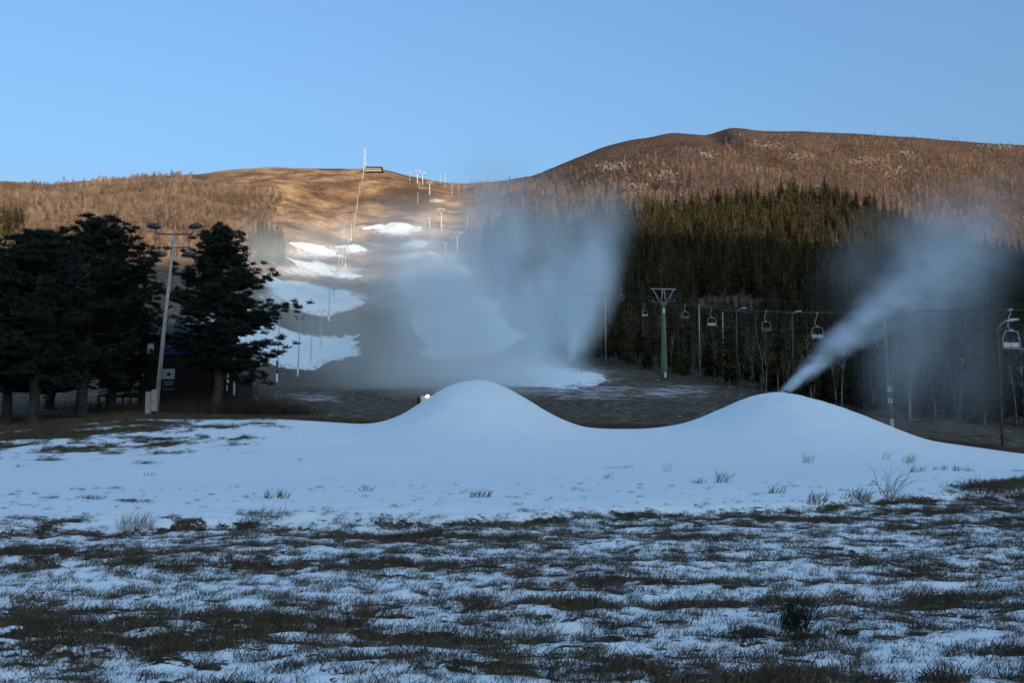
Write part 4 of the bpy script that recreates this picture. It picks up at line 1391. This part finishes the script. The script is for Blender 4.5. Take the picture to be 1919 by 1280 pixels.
gm = at(683, 322, SY - 4)
t = thing("radio_mast", "tall lattice radio mast with pale drums left of the summit building", "mast", (gm.x, SY - 4, Hf(gm.x, SY - 4)))
mh = wpx(45)
lat = MB()
w0 = .9
for sx, sy in ((-1, -1), (1, -1), (1, 1), (-1, 1)):
    lat.tube([(sx * w0, sy * w0, -1), (sx * w0 * .5, sy * w0 * .5, mh)], .14, 4)
nn = 12
for k in range(nn):
    z0_, z1_ = mh * k / nn, mh * (k + 1) / nn
    wa, wb = w0 * (1 - .5 * k / nn), w0 * (1 - .5 * (k + 1) / nn)
    sg = 1 if k % 2 else -1
    lat.tube([(-wa * sg, -wa, z0_), (wb * sg, -wb, z1_)], .09, 4)
    lat.tube([(-wa, -wa, z0_), (wa, -wa, z0_)], .08, 4)
lat.build("lattice_frame", M['palepaint'], t)
for zz, xx, rr_ in ((.62, -.9, .75), (.72, .9, .9), (.34, 1.6, 1.0), (.30, -1.2, .7)):
    MB().tube([(xx, -1.0, mh * zz), (xx, -1.6, mh * zz)], [rr_, rr_ * .9], 12).build("dish_antenna", M['palepaint'], t, True)
MB().box((0, 0, mh), (3.4, .4, .3)).tube([(-1.5, 0, mh), (-1.5, 0, mh + 1.6)], .2, 5).tube([(1.5, 0, mh), (1.5, 0, mh + 1.6)], .2, 5).build("top_crossbar", M['galv'], t)

# ---------------------------------------------------------------- cabin behind the pine
CYY = 92.0
def cxz(u, v): 
    P = at(u, v, CYY)
    return P.x, P.z
x0, _ = cxz(262, 700); x1, _ = cxz(402, 700); x2, _ = cxz(447, 700)
gz = Hf((x0 + x1) / 2, CYY)
zt = cxz(300, 628)[1]
t = thing("ski_cabin", "dark two-storey ski cabin half hidden behind the free standing pine", "cabin", (x0, CYY, gz))
wd, hz_ = x1 - x0, zt - gz
MB().box((wd / 2, 3, hz_ / 2 - .2), (wd, 6, hz_ + .4)).build("wall", M['roofing'], t)
nbds = int(hz_ / .22)
for k in range(nbds):     # horizontal cladding boards
    MB().box((wd / 2, -.022, .1 + k * .22), (wd - .01, .04, .195)).build("board", M['darkwood'], t)
rf = MB()
for (a_, b_, c_, d_) in (((-.5, -.6, hz_ + .02), (wd + .5, -.6, hz_ + .02), (wd + .5, 3, hz_ + 1.3), (-.5, 3, hz_ + 1.3)), ((-.5, 3, hz_ + 1.3), (wd + .5, 3, hz_ + 1.3), (wd + .5, 6.6, hz_), (-.5, 6.6, hz_))):
    rf.poly([a_, b_, c_, d_])
    rf.poly([Vector(p) - Vector((0, 0, .15)) for p in (d_, c_, b_, a_)])
rf.poly([(-.5, -.6, hz_ + .02), (-.5, -.6, hz_ - .13), (wd + .5, -.6, hz_ - .13), (wd + .5, -.6, hz_ + .02)])
rf.build("roof", M['roofing'], t)
# right wing with the steep eave
w2 = x2 - x1
wh = cxz(447, 705)[1] - gz
wt = cxz(402, 668)[1] - gz
sw = MB()
for yy in (-.3, 5.0):
    sw.poly([(wd + .01, yy, -.3), (wd + w2, yy, -.3), (wd + w2, yy, wh), (wd + .01, yy, wt)] if yy < 0 else [(wd + .01, yy, wt), (wd + w2, yy, wh), (wd + w2, yy, -.3), (wd + .01, yy, -.3)])
sw.poly([(wd + w2, -.3, -.3), (wd + w2, 5, -.3), (wd + w2, 5, wh), (wd + w2, -.3, wh)])
sw.build("wing_wall", M['darkwood'], t)
sl_ = (wh - wt) / w2
wr = MB()
A1, B1 = Vector((wd - .1, -.8, wt + .12)), Vector((wd + w2 + .45, -.8, wh + .12 + sl_ * .45))
A2, B2 = A1 + Vector((0, 6.3, 0)), B1 + Vector((0, 6.3, 0))
dn = Vector((0, 0, -.16))
wr.poly([A1, B1, B2, A2]); wr.poly([A2 + dn, B2 + dn, B1 + dn, A1 + dn]); wr.poly([A1, A1 + dn, B1 + dn, B1]); wr.poly([B1, B1 + dn, B2 + dn, B2])
wr.build("wing_roof", M['roofing'], t)
def on_wall(u0, v0, u1, v1, name, m, off=.07, par=None, dep=.05):
    a_, b_ = cxz(u0, v0), cxz(u1, v1)
    return MB().box(((a_[0] + b_[0]) / 2 - x0, -off - dep / 2, (a_[1] + b_[1]) / 2 - gz), (abs(b_[0] - a_[0]), dep, abs(a_[1] - b_[1]))).build(name, m, par or t)
w_ = on_wall(276, 642, 290, 667, "window", M['darksteel'])
on_wall(277.5, 644, 288.5, 665, "pane_reflection", M['snowglass'], .125, w_, .02)  # sheet over the pane standing in for its white snow reflection
sg = on_wall(304, 633, 362, 664, "name_sign", M['signblue'], .07, None, .08)
sg["label"] = "dark blue name sign with white script lettering"
# lettering
def text(body, u0, v0, size, m, par, off, name="lettering", shear=0.3):
    cu = bpy.data.curves.new(name, 'FONT')
    cu.body = body
    cu.size = size
    cu.shear = shear
    cu.extrude = .008
    cu.materials.append(m)
    tmp = bpy.data.objects.new('tmp', cu)
    me_ = bpy.data.meshes.new_from_object(tmp)
    bpy.data.objects.remove(tmp)
    me_.name = name
    o = bpy.data.objects.new(name, me_)
    COL.objects.link(o)
    a_ = cxz(u0, v0)
    o.location = (a_[0] - x0, -off, a_[1] - gz)
    o.rotation_euler = (math.radians(90), 0, 0)
    o.parent = par
    return o
text("Ørsta", 316, 650, .52, M['whitepaint'], sg, .165)
ln = MB()
for (ua, va, ub, vb_) in ((315, 641.5, 328, 635), (353, 634, 359, 640)):
    a_, b_ = cxz(ua, va), cxz(ub, vb_)
    ln.tube([(a_[0] - x0, -.17, a_[1] - gz), (b_[0] - x0, -.17, b_[1] - gz)], .022, 4)
ln.build("sign_roof_lines", M['whitepaint'], sg)
b1 = on_wall(305, 691.5, 328, 711, "round_mark_board", M['signwhite'])
cc = cxz(317, 701.5)
MB().tube([(cc[0] - x0, -.125, cc[1] - gz), (cc[0] - x0, -.14, cc[1] - gz)], .17, 20).build("black_disc", M['black'], b1)
b2 = on_wall(304, 714, 328, 725, "notice_board", M['darksteel'])
for k, (ua, ub) in enumerate(((308, 326), (309, 325), (310, 324))):
    on_wall(ua, 715.2 + k * 3.1, ub, 716.2 + k * 3.1, "text_line", M['signwhite'], .125, b2, .01)
for k in range(5):
    on_wall(305 + k * 5, 728, 307 + k * 5, 731, "hook", M['galv'])
fr = on_wall(238, 690, 271, 713, "deck_window", M['darksteel'], .07)
for (a_, b_, c_, d_) in ((240, 692, 242, 712), (268, 690, 270, 712), (240, 713, 270, 714)):
    on_wall(a_, b_, c_, d_, "window_frame", M['whitepaint'], .125, fr, .03)
on_wall(370, 642, 377, 648, "outdoor_lamp", M['galv'], .07, None, .3)
# wing posts and window
for (a_, b_, c_, d_, nm) in ((428, 700, 431.5, 718, "wing_window"), (440, 713, 443, 741, "post"), (427, 722, 429, 733, "post")):
    on_wall(a_, b_, c_, d_, nm, M['whitepaint'], .42)
for a_, b_, v_ in ((388, 396, 687.5), (406, 421, 686)):
    on_wall(a_, v_, b_, v_ + 1.4, "gutter_piece", M['galv'], .5)
# deck with railing on the left
xa = cxz(186, 720)[0] - x0
dk = MB().box((xa / 2, 1.6, cxz(230, 742)[1] - gz), (-xa, 3.6, .14))
dk.build("deck", M['darkwood'], t)
dz0, dz1 = cxz(230, 741)[1] - gz, cxz(230, 715)[1] - gz
MB().box((xa / 2, -.15, dz1), (-xa, .09, .07)).build("handrail", M['darkwood'], t)
for k in range(34):
    x = xa * (k + .5) / 34
    MB().box((x, -.15, (dz0 + dz1) / 2), (.06, .03, dz1 - dz0 - .07)).build("baluster", M['sprucebark'], t)
for k in range(6):
    x = xa * k / 5
    MB().box((x - (.05 if k == 0 else 0), -.05, dz0 / 2 - .1), (.12, .12, dz0 + .2)).build("deck_post", M['darkwood'], t)

# ---------------------------------------------------------------- bushes by the cabin
def bush(u, v, Y, w, h, n, seed, label, mt='bush'):
    r = np.random.default_rng(seed)
    p = at(u, v, Y)
    base = np.array([p.x, Y, Hf(p.x, Y)])
    P = np.stack([r.normal(size=n) * w * .35, r.normal(size=n) * w * .25, np.zeros(n)], 1)
    D = unit(np.stack([r.normal(size=n) * .35, r.normal(size=n) * .35, np.ones(n)], 1))
    L = r.uniform(.35, 1, n) * h
    P2 = P + D * (L * r.uniform(.3, .8, n))[:, None]
    D2 = unit(D + r.normal(size=(n, 3)) * .45)
    P3, D3, L3 = np.concatenate([P, P2]), np.concatenate([D, D2]), np.concatenate([L, L * .5])
    V, F = slivers(P3, D3, L3, np.full(len(P3), .035), seed=seed)
    V[:, 2] -= .05
    o = tri_obj("bush", V, F, M[mt])
    o.location = base
    return tag(o, label, "bush", "bare bushes around the cabin")
bush(455, 775, 84, 5.0, 2.3, 900, 1, "tall dark bare bush right of the cabin wing")
bush(500, 778, 83, 4.6, 1.9, 700, 2, "dark bare bush at the edge of the snow right of the cabin")
bush(550, 780, 84, 3.4, 1.2, 400, 3, "low bare bush farthest right of the cabin")
bush(350, 776, 81, 5.0, 1.3, 700, 4, "low dark scrub in front of the cabin between floodlight pole and pine")
bush(215, 780, 82, 6.0, 1.2, 700, 5, "low dark scrub under the cabin deck")
bush(440, 745, 118, 5.0, 2.6, 600, 6, "dark bush behind the cabin wing eave")

# ---------------------------------------------------------------- grass
def clump(seed, n, rad, hmin, hmax, wd, mt, lean=.5):
    r = np.random.default_rng(seed)
    th, rr_ = r.uniform(0, 6.28, n), np.sqrt(r.random(n)) * rad
    P = np.stack([rr_ * np.cos(th), rr_ * np.sin(th), np.full(n, -.01)], 1)
    D = unit(np.stack([r.normal(size=n) * lean + .25, r.normal(size=n) * lean, np.ones(n)], 1))
    L = r.uniform(hmin, hmax, n)
    side = unit(np.cross(D, r.normal(size=(n, 3))))
    bend = unit(D + np.stack([r.normal(size=n) * .5 + .25, r.normal(size=n) * .5, np.full(n, -.35)], 1))
    w = wd * r.uniform(.7, 1.3, n)[:, None]
    a_, b_ = P - side * w / 2, P + side * w / 2
    m = P + D * (L * .55)[:, None]
    c_, d_ = m + side * w * .4, m - side * w * .4
    tip = m + bend * (L * .5)[:, None]
    V = np.stack([a_, b_, c_, d_, tip], 1).reshape(-1, 3)
    i = np.arange(n) * 5
    F = np.concatenate([np.stack([i, i + 1, i + 2], 1), np.stack([i, i + 2, i + 3], 1), np.stack([i + 3, i + 2, i + 4], 1)])
    return V, F

gsrc = []
for s, (n, rad, h0, h1, wd_, mt, px, py) in enumerate(((26, .10, .03, .075, .0050, 'blade', -1.2, 8.2), (20, .07, .04, .10, .0050, 'blade', .8, 8.6), (34, .14, .025, .06, .0055, 'blade', 2.2, 9.1), (16, .08, .05, .12, .0042, 'straw', -2.4, 9.3), (40, .12, .05, .13, .0055, 'blade', 1.6, 9.9))):
    V, F = clump(100 + s, n, rad, h0, h1, wd_, mt)
    o = tri_obj("grass_clump", V, F, M[mt])
    o.location = (px, py, Hf(px, py))
    tag(o, "short withered grass poking through the thin snow", kind="stuff")
    gsrc.append(o)

def scatter(y0, y1, n, seed, fn, amax=.62):
    r = np.random.default_rng(seed)
    Y = np.sqrt(r.uniform(y0 ** 2, y1 ** 2, n))
    X = r.uniform(-amax, amax, n) * Y
    B = bare_mask(X, Y)
    k = r.random(n) < fn(B, X, Y)
    return X[k], Y[k], B[k]
r = np.random.default_rng(5)
X, Y, B = scatter(5.6, 27, 150000, 3, lambda B, X, Y: np.clip(.03 * (Y < crest_y(X / Y)) + .50 * sstep(.22, .85, B) + .12 * (1 - sstep(-3, 1, Y - crest_y(X / Y))) + .004, 0, 1) * np.where(Y > 20, .8, 1))
n = len(X)
rot = np.stack([r.normal(size=n) * .12, r.normal(size=n) * .12, r.uniform(-.9, .9, n)], 1)
sc = (r.uniform(.65, 1.25, n) * (.75 + .5 * B))[:, None]
idx = r.choice([0, 1, 2, 3, 4], n, p=[.27, .22, .27, .10, .14])
o = instance_stuff("field_grass", X, Y, H(X, Y), rot, np.repeat(sc, 3, 1), idx, [(q,) for q in gsrc])
tag(o, "withered grass poking through the thin snow of the field", kind="stuff")
print("grass", n)
X, Y, B = scatter(22, 78, 90000, 13, lambda B, X, Y: .7 * sstep(.25, .7, B))
n = len(X)
sc = (r.uniform(1.2, 2.6, n))[:, None]
o = instance_stuff("rear_grass", X, Y, H(X, Y), np.stack([r.normal(size=n) * .12, r.normal(size=n) * .12, r.uniform(-.9, .9, n)], 1), np.repeat(sc, 3, 1), r.choice([0, 1, 2, 3, 4], n, p=[.2, .25, .15, .15, .25]), [(q,) for q in gsrc])
tag(o, "longer grass along the bank and beneath the pines", kind="stuff")
print("rear grass", n)

# rush and stalk tufts one can count
def rush(u, v, n, h, rad, label, seed, mt='rush', lean=.28, name="rush_tuft", grp="rush tufts in the near field", cat="grass tuft", wd_=.006):
    gp = ground(u, v)
    V, F = clump(seed, n, rad, h * .5, h, wd_, mt, lean)
    o = tri_obj(name, V, F, M[mt])
    o.location = gp
    return tag(o, label, cat, grp)
rush(1490, 1182, 190, .50, .12, "largest spiky dark rush tuft in the right foreground", 201)
rush(1395, 1200, 90, .22, .16, "flattened dark rush tuft just left of the large spiky one", 202, lean=.7)
rush(1560, 1195, 80, .20, .16, "low rush tuft just right of the large spiky one", 203, lean=.6)
rush(1500, 1212, 80, .24, .12, "rush tuft directly below the large spiky one", 204, lean=.5)
rush(1330, 1020, 60, .20, .12, "small dark rush tuft near the middle of the field", 205)
rush(818, 1000, 60, .2, .10, "small dark tuft just below the bank left of centre", 206)
rush(960, 1015, 60, .22, .12, "small dark tuft just below the bank at the centre", 207)
rush(250, 990, 130, .42, .30, "brown tall grass tuft on the bank at the left", 208, 'blade')
rush(500, 975, 120, .36, .35, "brown grass tuft on the bank left of centre", 209, 'blade')
k_ = 0
for (u, v, h, n_, lab) in ((1512, 868, .6, 26, "curved straw tuft on the snow, top right"), (1702, 868, .55, 40, "spreading straw tuft on the snow near the right edge"), (1352, 905, .5, 30, "small brown tuft alone on the snow below the right mound"),
                      (1665, 935, 1.1, 24, "tall straw stalks on the bank at the right"), (1530, 945, .45, 40, "dark tuft on the bank, right of centre"), (1605, 940, .45, 60, "rounded dark tuft on the bank at the right"), (1250, 885, .7, 10, "thin straw stalks in the smooth snow"), 
                      (1660, 862, .7, 10, "thin stalks left of the spreading straw tuft"), (900, 932, .3, 50, "low dark tuft alone on the snow at the centre"), (518, 934, .3, 60, "low tuft on the snow left of centre"), (280, 892, .22, 14, "tiny tuft alone on the left snow"),
                      (1455, 925, .35, 24, "small tuft on the snow, below the right mound's foot"), (1840, 925, .45, 160, "wide dark tuft on the bank near the right edge"), (1890, 925, .45, 160, "wide dark tuft on the bank at the right edge"), (680, 921, .25, 20, "faint low tuft on the snow left of the mound's foot"),
                      (1760, 882, .3, 40, "short brown tuft right of the spreading straw tuft"), (1720, 885, .3, 40, "short brown tuft under the spreading straw tuft"), (1310, 906, .25, 24, "short straw tuft left of the small brown one")):
    k_ += 1
    rush(u, v, n_, h, .16 + .002 * n_, lab, 300 + k_, 'straw' if 'straw' in lab or 'stalk' in lab else 'blade', .35, "grass_tuft", "grass tufts standing in the snow", wd_=.012)

# ---------------------------------------------------------------- snow gun mist (volumes)
def mist(name, label, blobs, noise_scale, step, color=(.80, .91, 1.0), nthr=(.30, .75), detail=3.0, aniso=-.35, stretch=(1, 1, 1), warp=0.0, group="mist from the snow guns", rot=0.0):
    """blobs: (centre, radii, density, tilt) soft ellipsoids; the domain is their convex hull"""
    bm = bmesh.new()
    for (c, rd, dn, R) in blobs:
        for la in range(-2, 3):
            for lo in range(10):
                th, ph = lo * math.tau / 10, la * math.pi / 4.0
                p = Vector((math.cos(ph) * math.cos(th) * rd[0], math.cos(ph) * math.sin(th) * rd[1], math.sin(ph) * rd[2])) * 1.08
                bm.verts.new(Vector(c) + R @ p)
    bmesh.ops.remove_doubles(bm, verts=bm.verts, dist=.01)
    res = bmesh.ops.convex_hull(bm, input=bm.verts)
    bmesh.ops.delete(bm, geom=[g for g in set(res['geom_interior'] + res['geom_unused']) if isinstance(g, bmesh.types.BMVert)], context='VERTS')
    bmesh.ops.recalc_face_normals(bm, faces=bm.faces)
    me = bpy.data.meshes.new(name)
    bm.to_mesh(me); bm.free()
    o = bpy.data.objects.new(name, me)
    COL.objects.link(o)
    m = bpy.data.materials.new(name + "_volume")
    t = nt(m)
    t.nodes.remove(t.nodes["Principled BSDF"])
    out = t.nodes["Material Output"]
    pv = t.nodes.new("ShaderNodeVolumePrincipled")
    pv.inputs["Color"].default_value = (*color, 1)
    pv.inputs["Anisotropy"].default_value = aniso
    tc = t.nodes.new("ShaderNodeTexCoord").outputs["Object"]
    acc = None
    nz = noise_n(t, tc, noise_scale, detail, .62, stretch, rot)
    for (c, rd, dn, R) in blobs:
        mp = t.nodes.new("ShaderNodeMapping")
        mp.vector_type = 'TEXTURE'
        mp.inputs["Location"].default_value = c
        mp.inputs["Rotation"].default_value = R.to_euler()
        mp.inputs["Scale"].default_value = rd
        t.links.new(tc, mp.inputs["Vector"])
        vl = t.nodes.new("ShaderNodeVectorMath"); vl.operation = 'LENGTH'
        t.links.new(mp.outputs["Vector"], vl.inputs[0])
        q = math_n(t, 'SUBTRACT', 1.0, vl.outputs["Value"], clamp=True)
        q = math_n(t, 'MULTIPLY', math_n(t, 'POWER', q, 1.4), dn)
        acc = q if acc is None else math_n(t, 'ADD', acc, q)
    nf = map_n(t, nz, nthr[0], nthr[1], .12, 1.0)
    t.links.new(math_n(t, 'MULTIPLY', acc, nf), pv.inputs["Density"])
    t.links.new(pv.outputs[0], out.inputs["Volume"])
    me.materials.append(m)
    m.cycles.volume_step_rate = step
    return tag(o, label, "snow mist", group, "stuff")

I3 = Matrix.Identity(3)
def RY(deg): return Matrix.Rotation(math.radians(deg), 3, 'Y')
# big central cloud from the leaning lance
def A(u, v, Y): return tuple(at(u, v, Y))
mist("mist_cloud", "great cloud of drifting snow mist over the middle of the slope", [
    (A(1074, 645, 186), (1.5, 2.5, 4.0), 1.6, RY(6)),
    (A(1082, 605, 184), (3.8, 5, 8), .70, RY(10)),
    (A(1100, 545, 184), (7, 10, 13), .36, RY(15)),
    (A(1110, 455, 188), (9, 13, 15), .13, RY(22)),
    (A(1045, 500, 190), (14, 16, 13), .17, RY(30)),
    (A(1010, 610, 190), (13, 20, 13), .28, RY(30)),
    (A(930, 640, 185), (17, 22, 14), .31, RY(45)),
    (A(820, 590, 215), (15, 24, 26), .20, RY(-22)),
    (A(790, 510, 260), (18, 26, 22), .07, RY(-15)),
    (A(1000, 410, 215), (26, 24, 15), .060, RY(35)),
    (A(950, 520, 212), (22, 22, 19), .16, RY(20)),
    (A(880, 710, 125), (14, 20, 5.0), .17, I3),
    (A(1000, 700, 160), (12, 16, 4.0), .16, I3),
    (A(740, 690, 150), (15, 22, 7), .05, I3),
], .075, .4, nthr=(.38, .70), detail=7, stretch=(1, 1, .55), rot=-28)
mist("slope_mist", "thin mist lying over the shaded lower slope", [
    (A(640, 560, 300), (60, 50, 34), .0120, I3),
    (A(580, 490, 430), (50, 50, 22), .018, I3),
    (A(740, 650, 170), (28, 40, 15), .028, I3),
    (A(800, 480, 480), (54, 50, 34), .022, I3),
    (A(470, 620, 150), (22, 30, 12), .010, I3),
], .030, .7, nthr=(.30, .7), detail=3)
J = Matrix.Rotation(math.radians(0), 3, 'X')
jet_ang = -math.degrees(math.atan2(738 - 560, 1665 - 1465))
mist("snow_jet", "slanting white jet of snow rising from behind the right mound", [
    (A(1492, 714, 66), (2.1, .7, .46), 5.0, RY(jet_ang)),
    (A(1530, 680, 67), (2.8, 1.1, .85), 2.3, RY(jet_ang)),
    (A(1575, 640, 69), (3.3, 1.6, 1.35), 1.3, RY(jet_ang + 2)),
    (A(1630, 597, 71), (3.8, 2.2, 2.0), .80, RY(jet_ang - 4)),
    (A(1690, 556, 75), (4.6, 3.4, 3.1), .42, RY(jet_ang + 4)),
    (A(1750, 508, 80), (5.4, 4.4, 4.2), .26, RY(-48)),
    (A(1810, 465, 84), (4.6, 4.6, 5.2), .17, RY(-55)),
], .62, .3, nthr=(.38, .64), detail=5, stretch=(.6, 1, 1), rot=-jet_ang)
mist("falling_snow_veil", "pale veil of snow falling under the jet on the right", [
    (A(1755, 560, 80), (6.5, 5, 8), .15, RY(25)),
    (A(1695, 680, 78), (4.2, 4.5, 7.5), .16, RY(12)),
    (A(1800, 480, 90), (7, 8, 7), .12, RY(-30)),
    (A(1640, 500, 100), (9, 9, 5), .06, RY(-35)),
    (A(1790, 690, 90), (7, 8, 9), .07, RY(10)),
    (A(1730, 420, 160), (20, 18, 8), .035, RY(-20)),
    (A(1850, 430, 130), (12, 14, 9), .03, RY(-30)),
], .17, .45, nthr=(.36, .70), detail=5, stretch=(1, 1, .5), rot=15)
for (tip, du, dv, rad, dn, lab) in ((tipA, -9, -18, 7, .05, "faint sunlit puff over the right-hand upper lance"), (tipB, 3, -20, 8, .06, "sunlit mist puff standing over the small pile's lance"), (tipC, 4, -16, 6, .045, "thin sunlit puff at the lowest sunlit pile")):
    s = tip.y / FPX
    mist("mist_puff", lab, [
        ((tip.x + du * s * .4, tip.y, tip.z + 3), (2.4, 3, 5), dn * 2.2, I3),
        ((tip.x + du * s, tip.y, tip.z - dv * s), (rad, rad, rad * 1.6), dn, I3),
        ((tip.x + du * s * 2.6, tip.y, tip.z + 1), (rad * 1.9, rad, rad * .9), dn * .5, I3)], .12, .8, detail=2)
